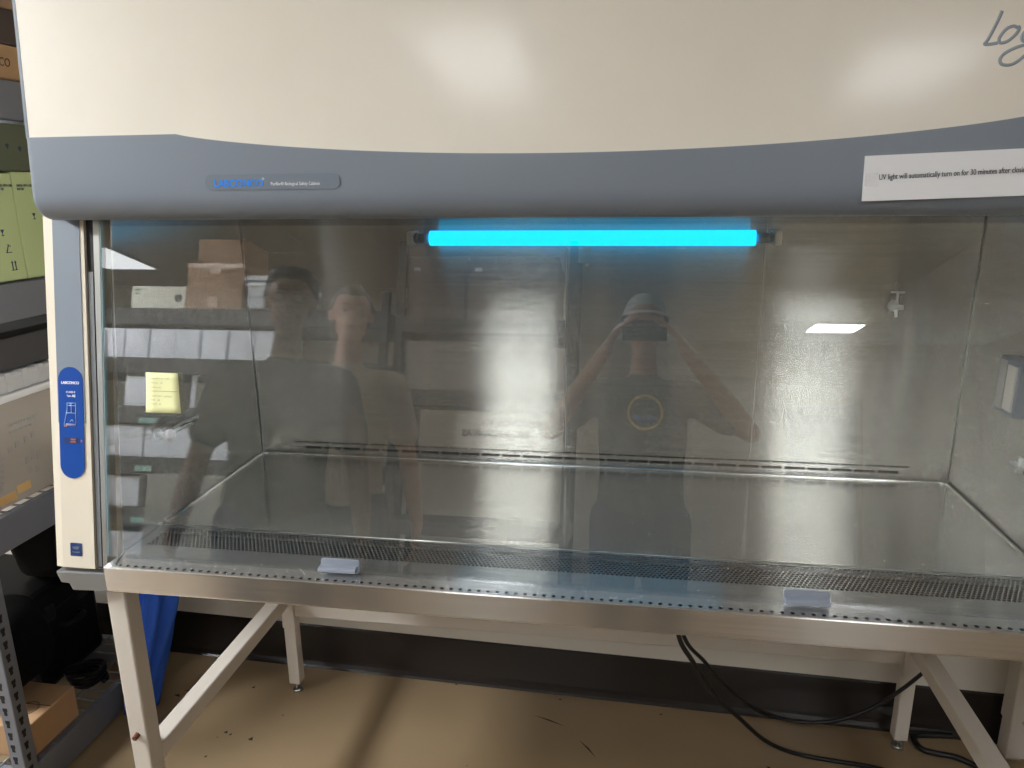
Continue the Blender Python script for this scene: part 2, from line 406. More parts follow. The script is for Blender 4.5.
# 'Logic+' script as swept strokes
b = MB()
def stroke(pts, r=.0040):
    cr = bpy.data.curves  # catmull-rom through the points
    P_ = [Vector((p[0], p[1], 0)) for p in pts]; out = []
    for i in range(len(P_)-1):
        p0, p1, p2, p3 = P_[max(i-1, 0)], P_[i], P_[i+1], P_[min(i+2, len(P_)-1)]
        for k in range(5):
            t = k/5; out.append(.5*((2*p1) + (p2-p0)*t + (2*p0-5*p1+4*p2-p3)*t*t + (3*p1-p0-3*p2+p3)*t**3))
    out.append(P_[-1])
    b.tube([hood(1.54 + q.x, 1.79 + q.y, -.0031) for q in out], r, n=12)
stroke([(.022, .072), (.016, .055), (.006, .032), (.002, .026), (.010, .0255), (.020, .027)])
stroke([(.046, .047), (.040, .050), (.030, .046), (.022, .034), (.024, .027), (.034, .029), (.044, .038), (.048, .046), (.046, .050)])
stroke([(.076, .046), (.068, .050), (.058, .044), (.053, .034), (.056, .028), (.066, .031), (.074, .042), (.077, .047), (.072, .028), (.060, .008), (.044, -.004), (.030, -.004), (.026, .003), (.032, .012), (.048, .020), (.070, .026), (.084, .032)])
stroke([(.092, .048), (.086, .034), (.088, .027), (.096, .029)]); stroke([(.096, .060), (.097, .061)], .004)
stroke([(.122, .046), (.114, .049), (.104, .040), (.103, .030), (.112, .027), (.122, .032)])
stroke([(.130, .044), (.146, .044)]); stroke([(.138, .036), (.138, .053)])
b.build('script_lettering', M_greytext, cab)
# outer walls and back of the cabinet body
for name, x0, x1 in (('side_housing', -.136, -.0078), ('side_housing', W-.0007, W+.136)):
    b = MB(); b.prism([(x0, .088, .823), (x0, .86, .823), (x0, .86, 1.66), (x0, .22, 1.66)], (x1-x0, 0, 0)); b.build(name, M_cream, cab)
MB().box(-.0235, W+.0235, .70, .86, .823, 1.66).build('rear_housing', M_cream, cab)
# inner stainless shell: rear panel with two rows of real slots
YR = .68
b = MB(); ztops = [.80, .9045, .9115, .9215, .9255, 1.60]
def slotx(row):
    off, n = (.0918, 29) if row == 1 else (.1238, 28)
    return [(off + i*.0569, off + i*.0569 + .0506) for i in range(n)]
def strip(z0, z1, cuts=None):
    if not cuts: b.quad((-.0235, YR, z0), (W+.0235, YR, z0), (W+.0235, YR, z1), (-.0235, YR, z1)); return
    x = -.0235
    for (c0, c1) in cuts:
        b.quad((x, YR, z0), (c0, YR, z0), (c0, YR, z1), (x, YR, z1))
        for (za, zb) in ((z0, z0), (z1, z1)): b.quad((c0, YR, za), (c1, YR, za), (c1, YR+.012, zb), (c0, YR+.012, zb))
        for xx in (c0, c1): b.quad((xx, YR, z0), (xx, YR+.012, z0), (xx, YR+.012, z1), (xx, YR, z1))
        x = c1
    b.quad((x, YR, z0), (W+.0235, YR, z0), (W+.0235, YR, z1), (x, YR, z1))
strip(.845, .9045); strip(.9045, .9115, slotx(0)); strip(.9115, .9215); strip(.9215, .9255, slotx(1)); strip(.9255, 1.60)
rp = b.build('rear_panel', M_rear, cab)
MB().box(.05, 1.79, YR+.012, YR+.016, .89, .94).build('slot_backing', M_dark, rp)
for zz in (1.466, 1.425):
    bb = MB(); bb.tube([(.917, YR, zz), (.917, YR-.004, zz)], .005, n=10); bb.build('panel_screw', M_chrome, rp)
for xx in (.866, 1.345):
    MB().box(xx-.0007, xx+.0007, YR-.0003, YR, .93, 1.59).build('panel_seam', M_steel, rp)
# side panels (left and right), leaning front edge
for x0, x1 in ((-.0075, -.0045), (W-.004, W-.001)):
    b = MB(); b.prism([(x0, .058, .84), (x0, YR, .84), (x0, YR, 1.60), (x0, .182, 1.60)], (x1-x0, 0, 0)); b.build('side_panel', M_side, cab)
for xx, mm in ((-.0040, M_bracket), (W-.0045, M_steel)):
    b = MB(); b.tube([(xx, YR-.002, .89), (xx, YR-.001, 1.585)], .0016, n=8); b.build('corner_seam', mm, cab)
# ceiling of the chamber: pale diffuser
MB().box(-.0045, W-.004, .20, YR, 1.585, 1.60).build('chamber_diffuser', mat('chamber_top', (150, 152, 152), .5), cab)
# work tray with raised round rim and front step
ZT = ZG
b = MB(); b.box(.001, W-.011, .196, .668, ZT-.006, ZT)
tray = b.build('work_tray', M_tray, cab)
b = MB(); rp_ = []
R0 = .016
path = [(0, .205), (0, .30), (0, .5), (0, .670-R0)] + [(R0-R0*math.cos(a*PI/12), .670-R0+R0*math.sin(a*PI/12)) for a in range(1, 6)] + [(R0, .670), (.4, .670), (.9, .670), (1.4, .670), (W-R0, .670)] + [(W-R0+R0*math.sin(a*PI/12), .670-R0+R0*math.cos(a*PI/12)) for a in range(1, 6)] + [(W, .670-R0), (W, .5), (W, .3), (W, .205)]
b.tube([(.003 + x*(W-.017)/W, y, ZT+.001) for x, y in path], .0058, n=10); b.build('tray_rim', M_chrome, tray)
b = MB()
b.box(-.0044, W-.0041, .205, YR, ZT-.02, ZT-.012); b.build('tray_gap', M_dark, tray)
# front grille plate: real perforations in staggered rows + a row of larger bleed holes
b = MB(); GX0, GX1 = -.0035, W+.0035
def holes_row(y0, y1, pitch, r, shift, nseg=8, xa=GX0, xb=GX1):
    yc = (y0+y1)/2
    n = int((xb-xa-.02)/pitch); x = xa
    st = xa + .012 + shift
    b.quad((x, y0, ZT), (st, y0, ZT), (st, y1, ZT), (x, y1, ZT)); x = st
    while x + pitch < xb-.008:
        cx = x+pitch/2; ring = [b.bm.verts.new((cx+r*math.cos(2*PI*k/nseg+PI/nseg), yc+r*math.sin(2*PI*k/nseg+PI/nseg), ZT)) for k in range(nseg)]
        c = [b.bm.verts.new(p) for p in ((x+pitch, y1, ZT), (x, y1, ZT), (x, y0, ZT), (x+pitch, y0, ZT))]
        q = nseg//4
        for s_ in range(4):                                   # corner s_ owns the arc of its quadrant
            arc = [ring[(s_*q+i) % nseg] for i in range(q)]
            b.bm.faces.new([c[s_]] + arc[::-1])
            b.bm.faces.new([c[s_], arc[-1], ring[((s_+1)*q) % nseg], c[(s_+1) % 4]])
        x += pitch
    b.quad((x, y0, ZT), (xb, y0, ZT), (xb, y1, ZT), (x, y1, ZT))
def plain(y0, y1): b.quad((GX0, y0, ZT), (GX1, y0, ZT), (GX1, y1, ZT), (GX0, y1, ZT))
plain(.004, .0065); holes_row(.0065, .0165, .0175, .0037, .008); plain(.0165, .102)
PITCH_ = .0086; NR = 11
for i in range(NR):
    y0 = .102 + i*.0077; holes_row(y0, y0+.0077, PITCH_, .0034, .012 + (PITCH_/2 if i % 2 else 0))
plain(.102+NR*.0077, .1945)
grille = b.build('front_grille', M_front, cab)
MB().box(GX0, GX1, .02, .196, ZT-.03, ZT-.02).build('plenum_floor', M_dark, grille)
b = MB(); b.tube([(GX0, .1955, ZT-.0005), (GX1, .1955, ZT-.0005)], .0018, n=6); b.build('grille_seam', M_steel, grille)
# apron: rolled front edge and vertical stainless face
b = MB()
pr_ = [(.004, ZT)] + [(.004-.004*math.sin(a*PI/10), ZT-.004+.004*math.cos(a*PI/10)) for a in range(1, 6)] + [(0, ZT-.05), (.001, ZT-.0535), (.02, ZT-.0542), (.02, ZT-.048), (.006, ZT-.047), (.006, ZT-.006)]
b.prism([(-.003, y, z) for y, z in pr_], (W+.006, 0, 0)); b.build('front_apron', M_apron, cab)
MB().box(-.1, W+.1, .11, .86, .822, .838).build('base_pan', M_leg, cab)
# side posts that carry the sash tracks
def post(mirror):
    """left post (mirrored for the right): cream box section nearly flush with the glass, grey inlay, dark sash slot"""
    mx = (lambda x: W-x) if mirror else (lambda x: x)
    z0, z1 = .864, 1.585
    def bar(name, xa, xb, offs, m, za=z0, zb=z1, parent=None):
        """xa, xb = (x at the bottom, x at the top) of the two edges"""
        b = MB(); P4 = []; C4 = []
        f = lambda e, z: e[0] + (e[1]-e[0])*(z-z0)/(z1-z0)
        for z in (za, zb):
            for e, o in ((xa, offs[0]), (xb, offs[1])):
                P4.append(sash(mx(f(e, z)), z, o)); C4.append(sash(mx(f(e, z)), z, -.03))
        a = [b.bm.verts.new(P4[k]) for k in (0, 1, 3, 2)]; c = [b.bm.verts.new(C4[k]) for k in (0, 1, 3, 2)]
        b.bm.faces.new(a); b.bm.faces.new(c[::-1])
        for i in range(4): b.bm.faces.new((a[i], c[i], c[(i+1) % 4], a[(i+1) % 4]))
        return b.build(name, m, parent or cab)
    p = bar('side_post', (-.1195, -.1225), (-.0468, -.0532), (.008, .008), M_post_shaded)
    bar('post_bevel', (-.1360, -.1455), (-.1195, -.1225), (.005, .008), M_post_shaded, parent=p)
    bar('post_inlay', (-.119, -.1215), (-.0555, -.0620), (.0092, .0092), M_grey, 1.16, 1.5845, parent=p)
    bar('sash_slot', (-.0468, -.0532), (-.0330, -.0370), (.001, .001), M_black, parent=p)
    bar('sash_guide', (-.0440, -.0500), (-.0345, -.0390), (.0035, .0035), M_bracket, .868, 1.46, parent=p)
    bar('sash_track', (-.0330, -.0370), (-.0236, -.0236), (.002, .002), M_steel, parent=p)
    return p
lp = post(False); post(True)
# stepped corner brackets under the posts
for mirr in (False, True):
    mx = (lambda x: W-x) if mirr else (lambda x: x)
    b = MB(); b.prism([(mx(x), .029, z) for x, z in ((-.1405, .8535), (-.0045, .8565), (-.0045, .8155), (-.108, .8115), (-.1135, .8265), (-.1325, .8275))], (0, .022, 0)); b.build('corner_bracket', M_bracket, cab, bevel=.003)
# blue information label on the left post
lab = slab('information_label', stadium(-0.0900, 1.160, .0275, .112, .0268, sash, .0102), sash(0, 1, -.0008)-sash(0, 1, 0), M_bluelabel, lp)
LO = .0106
text('label_lettering', 'LABCONCO', .0078, M_whitetext, lab, sash(-0.0900, 1.238, LO), RX, SUP, align='CENTER', sx=.93, bold=.0002)
text('label_lettering', 'CLASS II', .0058, M_whitetext, lab, sash(-0.0895, 1.220, LO), RX, SUP, align='CENTER')
text('label_lettering', 'Type', .0048, M_whitetext, lab, sash(-0.0985, 1.213, LO), RX, SUP)
text('label_lettering', 'A2', .0066, M_whitetext, lab, sash(-0.0870, 1.2125, LO), RX, SUP, shear=.2, bold=.0003)
b = MB()
def seg(x0, z0, x1, z1, r=.0007, mi=0): b.tube([sash(x0, z0, LO), sash(x1, z1, LO)], r, n=6, mi=mi)
LX = -0.0900
for a in ((-.008, .035, -.008, .045), (-.008, .045, .011, .045), (.011, .045, .011, .005), (-.008, .035, -.0155, .002), (-.011, .025, .010, .025), (-.006, .040, .010, .040), (.001, .045, .001, .025), (-.0155, .002, -.0155, -.002), (-.012, .0025, .011, .0025), (-.002, .008, .002, .012), (.002, .012, .005, .008)):
    seg(LX+a[0], 1.155+a[1], LX+a[2], 1.155+a[3], mi=0)
for a in ((-.0155, -.002, -.010, -.002), (.010, .006, .010, -.001), (-.013, .0, .011, .0), (.001, .032, .001, .026)):
    seg(LX+a[0], 1.155+a[1], LX+a[2], 1.155+a[3], mi=1)
b.build('label_diagram', [mat('pale_blue_print', (170, 200, 240), .5), M_orange], lab)
slab('label_flag', [sash(-0.1070, 1.118, LO-.0001), sash(-0.0730, 1.118, LO-.0001), sash(-0.0730, 1.131, LO-.0001), sash(-0.1070, 1.131, LO-.0001)], sash(0, 1, -.0004)-sash(0, 1, 0), M_navy, lab)
text('label_lettering', 'SASH\nLEVEL', .0050, M_orange, lab, sash(-0.0860, 1.1255, LO+.0003), RX, SUP, align='CENTER')
b = MB(); b.prism([sash(-0.0690, 1.1275, LO), sash(-0.0690, 1.1215, LO), sash(-0.0650, 1.1245, LO)], sash(0, 1, .0003)-sash(0, 1, 0)); b.build('label_arrow', M_orange, lab)
nl = slab('certification_label', stadium(-0.0880, .902, .0130, .0135, .002, sash, .0092, 3), sash(0, 1, -.0008)-sash(0, 1, 0), M_navy, lp)
text('label_lettering', 'NSF', .0088, M_greytext, nl, sash(-0.0880, .9025, .0096), RX, SUP, align='CENTER')
text('label_lettering', 'Certified', .0045, M_greytext, nl, sash(-0.0880, .8955, .0096), RX, SUP, align='CENTER')
# sliding glass sash with two grips
b = MB(); th = .006
a = [sash(-.0222, .889, 0), sash(W+.0222, .889, 0), sash(W+.0222, 1.60, 0), sash(-.0222, 1.60, 0)]
b.prism(a, sash(0, 1, -th)-sash(0, 1, 0)); gl = b.build('glass_sash', M_glass, cab); gl['label'] = 'large clear reflecting glass sash'
for xe in (-.0222, W+.0222):
    b = MB(); b.prism([sash(xe-.0012, .889, .0006), sash(xe+.0012, .889, .0006), sash(xe+.0012, 1.60, .0006), sash(xe-.0012, 1.60, .0006)], sash(0, 1, -.0072)-sash(0, 1, 0)); b.build('glass_edge', mat('glass_edge_highlight', (168, 200, 208), .15), gl)  # pale strip along the pane edge, its highlight put into the colour
for cx in (.4795, 1.3485):
    b = MB(); hw = .040
    b.prism(stadium(cx, .9035, hw, .0135, .006, sash, .004), sash(0, 1, .0001)-sash(0, 1, .0041))
    # ridge that the fingers pull
    prf = [(.9055, .004), (.9040, .019), (.9010, .0225), (.8955, .0225), (.8945, .019), (.8990, .008), (.8990, .004)]
    b.prism([sash(cx-hw+.001, z, o) for z, o in prf], (2*hw-.004, 0, 0))
    b.build('sash_grip', M_greyplastic, gl, bevel=.0015)
# uv lamp
UVY, UVZ = .632, 1.4945
b = MB(); b.tube([(.528, UVY, UVZ), (1.311, UVY, UVZ)], .0185, n=20); lamp = b.build('uv_tube', M_uv, cab)
for s_, xe, xo in ((1, .528, .470), (-1, 1.311, 1.369)):
    b = MB(); b.tube([(xe, UVY, UVZ), (xe-s_*.030, UVY, UVZ)], .0115, n=16); b.tube([(xe-s_*.012, UVY, UVZ), (xe-s_*.016, UVY, UVZ)], .0135, n=16); b.build('lamp_end_cap', M_frost, lamp)
    b = MB(); b.tube([(xe-s_*.030, UVY, UVZ), (xe-s_*.038, UVY, UVZ)], .014, n=16); b.tube([(xe-s_*.038, UVY, UVZ), (xe-s_*.046, UVY, UVZ)], .009, n=16); b.build('lamp_collar', M_bracket, lamp)
    b = MB(); x0, x1 = sorted((xo, xo+s_*.016)); b.box(x0, x1, UVY-.016, YR, UVZ-.0165, UVZ+.0165, bev=.003); b.build('lamp_socket', M_white, lamp)
# service valves
def valve(p, n, lever, parent=cab):
    """p on the wall, n out of the wall, lever = direction of the lever"""
    p, n, l = Vector(p), Vector(n), Vector(lever); s_ = n.cross(l)
    b = MB(); b.tube([p, p+n*.004], .013, n=16); b.tube([p+n*.004, p+n*.022], .006, n=12)
    b.tube([p+n*.022-s_*.015, p+n*.022+s_*.015], .0062, n=12); b.tube([p+n*.022-l*.004, p+n*.022+l*.006], .0068, n=12)
    b.tube([p+n*.022-l*.006, p+n*.028-l*.022], [.004, .003], n=10)
    v = b.build('service_valve', M_valve, parent)
    b = MB(); b.tube([p+n*.022+l*.006, p+n*.022+l*.02, p+n*.022+l*.036], [.0035, .0024, .003], n=10); b.tube([p+n*.022+l*.036-s_*.015, p+n*.022+l*.036+s_*.015], .0026, n=10); b.build('valve_handle', M_valve, v)
    return v
valve((1.648, YR, 1.331), (0, -1, 0), (0, 0, 1))
def ball_valve(p):
    """side-wall petcock: flange and stem from the wall, round pale cap, spout and lever running back along the wall"""
    p = Vector(p); b = MB(); b.tube([p, p+Vector((.004, 0, 0))], .014, n=16); b.tube([p+Vector((.004, 0, 0)), p+Vector((.03, 0, 0))], .006, n=12)
    b.tube([p+Vector((.024, -.006, 0)), p+Vector((.024, .05, -.002))], .0055, n=12); b.tube([p+Vector((.024, .05, -.002)), p+Vector((.024, .10, -.006))], .0036, n=10)
    v = b.build('service_valve', M_valve, cab)
    b = MB(); b.tube([p+Vector((.030, 0, 0)), p+Vector((.036, -.004, .002)), p+Vector((.038, -.005, .003))], [.0125, .0125, .009], n=18); b.build('valve_cap', M_white, v)
    b = MB(); b.tube([p+Vector((.028, .02, .008)), p+Vector((.028, .06, .010)), p+Vector((.028, .115, .006))], [.003, .0028, .0036], n=10); b.build('valve_handle', M_valve, v)
ball_valve((-.0045, .222, 1.094))
valve((W-.004, .325, 1.066), (-1, 0, 0), (0, -1, 0))
# electrical outlet with cover on the right inner wall
b = MB(); b.box(W-.036, W-.004, .366, .452, 1.150, 1.266, bev=.004); ol = b.build('outlet_cover', M_greyplastic, cab)
MB().box(W-.039, W-.036, .374, .408, 1.162, 1.255).build('outlet_face', M_white, ol)
MB().box(W-.0375, W-.0358, .415, .442, 1.158, 1.260).build('outlet_flap', M_steel, ol)
# flared lower corner seam between side wall and grille plate
for s_ in (0, 1):
    mx = (lambda x: W-x) if s_ else (lambda x: x)
    b = MB(); b.tube([(mx(x), y, z) for x, y, z in ((-.004, .20, ZT+.002), (-.012, .165, ZT+.001), (-.012, .12, ZT+.001), (-.004, .07, ZT+.001), (.008, .03, ZT+.001), (.016, .010, ZT+.001))], .0013, n=6); b.build('side_seam', M_bracket, grille)

# ------------------------------------------------------------------ paper notice and sticky note
nt_ = thing('paper_notice', hood(1.55, 1.62, .004), 'white printed paper strip about the UV light taped on the grey fascia', 'notice')
b = MB(); b.prism([hood(1.3828, 1.5868, .0045), hood(1.745, 1.597, .0045), hood(1.745, 1.668, .0045), hood(1.3825, 1.6562, .0045)], (0, .0008, 0)); pg = b.build('paper_sheet', M_paper, nt_)
tl = Vector((1, 0, (1.6302-1.6193)/(1.6172-1.4091)*.82))
text('notice_lettering', 'UV light will automatically turn on for 30 minutes after closing sash', .0122, M_inktext, pg, hood(1.4055, 1.6195, .0048), tl, HUP, sx=.70)
for (xa, xb, za, zb) in ((1.385, 1.404, 1.610, 1.630), (1.715, 1.738, 1.620, 1.642)):
    b = MB(); b.prism([hood(xa, za, .0056), hood(xb, za, .0056), hood(xb, zb, .0056), hood(xa, zb, .0056)], (0, .0004, 0)); b.build('tape_strip', M_tape, nt_)
st = thing('sticky_note', sash(.11, 1.225, .001), 'pale yellow handwritten sticky note on the left side of the glass', 'sticky note')
b = MB(); rows = []
for i in range(7):
    f = i/6; x0 = .0744 + (.0717-.0744)*f; x1 = .1506 + (.1412-.1506)*f**.8; z = 1.1867 + (1.2650-1.1867)*f; lift = .001 + .006*(1-f)**2
    rows.append([b.bm.verts.new(sash(x0+(x1-x0)*k/4, z, lift+.001*abs(k-2)/2)) for k in range(5)])
for r0, r1 in zip(rows, rows[1:]):
    for k in range(4): b.bm.faces.new((r0[k], r0[k+1], r1[k+1], r1[k])).smooth = True
sh = b.build('note_sheet', M_sticky, st); sh.modifiers.new('solid', 'SOLIDIFY').thickness = .0004
def scr(x, z, n):      # a handwritten word
    pts = []
    for i in range(n*2+1): pts.append(sash(x + i*.0021, z + (.0022 if i % 2 else -.0012)*random.uniform(.4, 1.1), .0105 - (z-1.187)*.115))
    b.tube(pts, .00033, n=4)
b = MB()
for (x, z, n) in ((.082, 1.2535, 5), (.106, 1.2535, 1), (.115, 1.2535, 2), (.082, 1.2445, 4), (.105, 1.2445, 1), (.082, 1.236, 4), (.102, 1.236, 1), (.082, 1.219, 4), (.101, 1.219, 2), (.114, 1.2185, 4), (.082, 1.211, 3), (.101, 1.211, 1), (.082, 1.2035, 4), (.104, 1.2035, 1)): scr(x, z, n)
b.tube([sash(.076, 1.229, .0062), sash(.142, 1.229, .0062)], .00035, n=4)
b.build('handwriting', M_pencil, sh)

# ------------------------------------------------------------------ steel stand under the cabinet
stand = thing('cabinet_stand', (.915, .43, 0), 'off-white tubular steel stand carrying the safety cabinet', 'stand')
def leg(xc, yc, front):
    b = MB(); b.box(xc-.022, xc+.022, yc-.022, yc+.022, .245, .8215); l = b.build('leg', M_leg, stand, bevel=.004)
    b = MB(); b.box(xc-.019, xc+.019, yc-.019, yc+.019, .036, .30); b.build('inner_leg', M_leg, l, bevel=.003)
    b = MB(); b.tube([(xc, yc, 0), (xc, yc, .010)], .016, n=14); b.tube([(xc, yc, .010), (xc, yc, .040)], .006, n=10); b.build('levelling_foot', M_steel, l)
    if front:
        b = MB(); b.tube([(xc-.001, yc-.021, .445), (xc-.001, yc-.034, .443)], .0065, n=6); b.build('leg_bolt', M_rust, l)
    return l
for xc in (-.031, W+.017):
    leg(xc, .075, True); leg(xc, .800, False)
for xc in (-.031, W+.017):
    b = MB(); b.box(xc-.022, xc+.022, .097, .778, .345, .389); b.build('side_rail', M_leg, stand, bevel=.004)
    b = MB(); b.box(xc-.022, xc+.022, .097, .778, .780, .8212); b.build('top_rail', M_leg, stand, bevel=.004)
b = MB(); b.box(-.009, W-.005, .780, .822, .290, .345); b.build('rear_rail', M_leg, stand, bevel=.004)
b = MB(); b.box(-.009, W-.005, .105, .145, .780, .8212); b.build('front_rail', M_leg, stand)

# neighbouring stand at the right edge
nb = thing('equipment_stand', (2.35, .70, 0), 'white steel stand leg of neighbouring equipment at the right edge of the picture', 'stand')
def nleg(xc, yc):
    b = MB(); b.box(xc-.030, xc+.030, yc-.030, yc+.030, .115, .80); l = b.build('leg', M_leg, nb, bevel=.004)
    b = MB(); b.box(xc-.026, xc+.026, yc-.026, yc+.026, .008, .20); b.build('inner_leg', M_leg, l, bevel=.003)
    b = MB(); b.box(xc-.02, xc+.02, yc-.02, yc+.02, 0, .010); b.build('levelling_foot', M_steel, l)
    for zz in (.20, .135):
        b = MB(); b.tube([(xc+.004, yc-.030, zz), (xc+.004, yc-.036, zz)], .006, n=8); b.build('leg_bolt', M_steel, l)
nleg(2.160, .812); nleg(2.75, .79); nleg(2.160, .30); nleg(2.75, .30)
b = MB(); b.box(2.13, 2.78, .27, .842, .80, .84); b.build('stand_top', M_leg, nb, bevel=.004)

# ------------------------------------------------------------------ power cords
def smooth(pts, n=8):
    P_ = [Vector(p) for p in pts]; out = []
    for i in range(len(P_)-1):
        p0, p1, p2, p3 = P_[max(i-1, 0)], P_[i], P_[i+1], P_[min(i+2, len(P_)-1)]
        for k in range(n):
            t = k/n; out.append(.5*((2*p1) + (p2-p0)*t + (2*p0-5*p1+4*p2-p3)*t*t + (3*p1-p0-3*p2+p3)*t**3))
    return out + [P_[-1]]
def cord(pts, r, label):
    b = MB(); b.tube(smooth(pts), r, n=8); o = b.build('power_cord', M_black)
    return tag(o, label, 'power cord', 'cords under the cabinet')
cord([(1.148, .44, .815), (1.152, .445, .66), (1.169, .45, .539), (1.208, .47, .458), (1.276, .53, .32), (1.351, .60, .208), (1.448, .68, .074), (1.546, .715, .012), (1.6623, .7065, .0068), (1.767, .6944, .0068), (1.8842, .6519, .0068), (2.05, .57, .0068)], .0062,
     'black power cord running from under the cabinet down across the floor toward lower right')
cord([(1.165, .49, .815), (1.166, .49, .65), (1.186, .50, .508), (1.246, .54, .413), (1.322, .62, .282), (1.411, .70, .165), (1.49, .745, .106), (1.58, .755, .091), (1.668, .757, .11), (1.747, .755, .159), (1.808, .75, .222), (1.857, .745, .286), (1.880, .744, .324), (1.889, .748, .42), (1.890, .75, .60), (1.89, .75, .775)], .0055,
     'black power cord sagging near the baseboard and rising across the rear right leg')
cord([(2.02, .858, .010), (1.95, .852, .010), (1.908, .842, .010), (1.903, .81, .010), (1.915, .785, .010), (1.95, .775, .010), (2.0, .765, .010), (2.08, .71, .010), (2.2, .64, .010), (2.3, .58, .010)], .0085,
     'thick black cord looped on the floor behind the right side rail of the stand')

# ------------------------------------------------------------------ storage rack on the left
def rack(name, x0, x1, y0, y1, levels, bh, label, m, wire=True, h=2.35, group=None, nx=None):
    """boltless steel shelving: four posts with keyholes, beams round each level, wire decks"""
    t = thing(name, ((x0+x1)/2, (y0+y1)/2, 0), label, 'storage rack', group)
    pw = .042
    for xc, yc in ((x0, y0), (x1-pw, y0), (x1-pw, y1-pw), (x0, y1-pw)):
        b = MB(); b.box(xc, xc+pw, yc, yc+pw, 0, h); p = b.build('post', m, t, bevel=.003)
        if wire:
            b = MB()
            z = .10
            while z < h-.05:
                # keyhole slots cut through the outer faces, shown as dark inset slots
                b.box(xc+.013, xc+.022, yc-.0006, yc+.001, z, z+.012); b.box(xc+.011, xc+.024, yc-.0006, yc+.001, z+.012, z+.022)
                b.box(xc+pw-.001, xc+pw+.0006, yc+.013, yc+.022, z, z+.012); b.box(xc+pw-.001, xc+pw+.0006, yc+.011, yc+.024, z+.012, z+.022)
                z += .038
            b.build('keyhole_slots', M_dark, p)
    for z in levels:
        for (a0, a1, c0, c1) in ((x0+pw, x1-pw, y0+.002, y0+.026), (x0+pw, x1-pw, y1-.026, y1-.002), (x0+.002, x0+.026, y0+pw, y1-pw), (x1-.026, x1-.002, y0+pw, y1-pw)):
            b = MB(); b.box(a0, a1, c0, c1, z-bh, z-.004); b.build('shelf_beam', m, t, bevel=.003)
        if wire:
            b = MB(); x = x0+.03
            while x < x1-.02: b.tube([(x, y0+.01, z-.003), (x, y1-.01, z-.003)], .0028, n=6); x += .11
            y = y0+.03
            while y < y1-.02: b.tube([(x0+.01, y, z-.006), (x1-.01, y, z-.006)], .0028, n=6); y += .045
            b.build('wire_deck', M_wire, t)
        else:
            b = MB(); b.box(x0+.004, x1-.004, y0+.004, y1-.004, z-.014, z); b.build('shelf_board', m, t)
    return t
RKX = -.535
rk = rack('storage_rack', -1.76, RKX, .235, .86, [.112, .82, 1.395, 1.893], .098, 'grey steel shelving rack with wire decks at the left edge beside the cabinet', M_rack)

def carton(name, x0, x1, y0, y1, z0, z1, m, label, cat='cardboard box', group=None, tape=None, flaps=True):
    t = thing(name, ((x0+x1)/2, (y0+y1)/2, z0), label, cat, group)
    b = MB(); b.box(x0, x1, y0, y1, z0, z1); bd = b.build('box_body', m, t, bevel=.004)
    if flaps:
        b = MB(); b.box(x0+.002, x1-.002, (y0+y1)/2-.001, (y0+y1)/2+.001, z1-.0005, z1+.0006); b.build('flap_seam', M_dark, bd)
    if tape:
        b = MB(); b.box(x0-.0004, x1+.0004, (y0+y1)/2-.025, (y0+y1)/2+.025, z1-.05, z1+.0012); b.build('tape', tape, bd)
    return t, bd
XF = -.548
bx, bd = carton('cardboard_box', -.80, -.555, .282, .462, .114, .214, M_kraft, 'small plain brown cardboard box on the bottom wire shelf of the left rack')
b = MB(); b.tube(smooth([(-.63, .34, .2146), (-.60, .33, .2146), (-.585, .355, .2146), (-.605, .38, .2146), (-.635, .37, .2146), (-.62, .335, .2146), (-.585, .32, .2146)]), .0012, n=5); b.build('pen_scribble', M_darkboard, bd)
# black clutter on the bottom shelf
t = thing('equipment_case', (-.80, .62, .114), 'black plastic equipment case in shadow at the back of the bottom rack shelf', 'case')
b = MB(); b.box(-1.14, -.72, .52, .80, .115, .44, bev=.02); bd = b.build('case_body', M_blackclutter, t)
b = MB(); b.box(-1.142, -.718, .518, .802, .355, .362); b.build('case_seam', M_dark, bd)
for yy in (.57, .71): MB().box(-.722, -.712, yy, yy+.04, .335, .385, bev=.003).build('case_latch', M_black, t)
b = MB(); b.tube(smooth([(-.716, .62, .30), (-.69, .63, .30), (-.69, .69, .30), (-.716, .70, .30)]), .009, n=8); b.build('case_handle', M_blackclutter, t)
def lump(name, c, r, m, label, cat, seed):
    rnd = random.Random(seed); bm = bmesh.new(); bmesh.ops.create_icosphere(bm, subdivisions=4, radius=1)
    ph = [(Vector((rnd.uniform(-1, 1), rnd.uniform(-1, 1), rnd.uniform(-1, 1)))*rnd.uniform(2, 6), rnd.uniform(0, 6)) for _ in range(9)]
    for v in bm.verts:
        d = 1 + sum(.045*math.sin(v.co.dot(k)+p) for k, p in ph)
        v.co = Vector((math.copysign(abs(v.co.x)**.7, v.co.x)*r[0]*d, math.copysign(abs(v.co.y)**.7, v.co.y)*r[1]*d, math.copysign(abs(v.co.z)**.7, v.co.z)*r[2]*d))
    zm = min(v.co.z for v in bm.verts)
    for v in bm.verts: v.co += Vector(c) + Vector((0, 0, -zm))
    mb = MB(); mb.bm.free(); mb.bm = bm; o = mb.build(name, m, smooth=True); return tag(o, label, cat)
lump('black_bag', (-.70, .40, .216), (.10, .11, .13), M_blackcloth, 'crumpled black bag lying on top of the small brown box', 'bag', 3)
lump('black_bag', (-.72, .70, .445), (.13, .12, .11), M_blackcloth, 'crumpled black bag on the black equipment case below the rack beam', 'bag', 5)
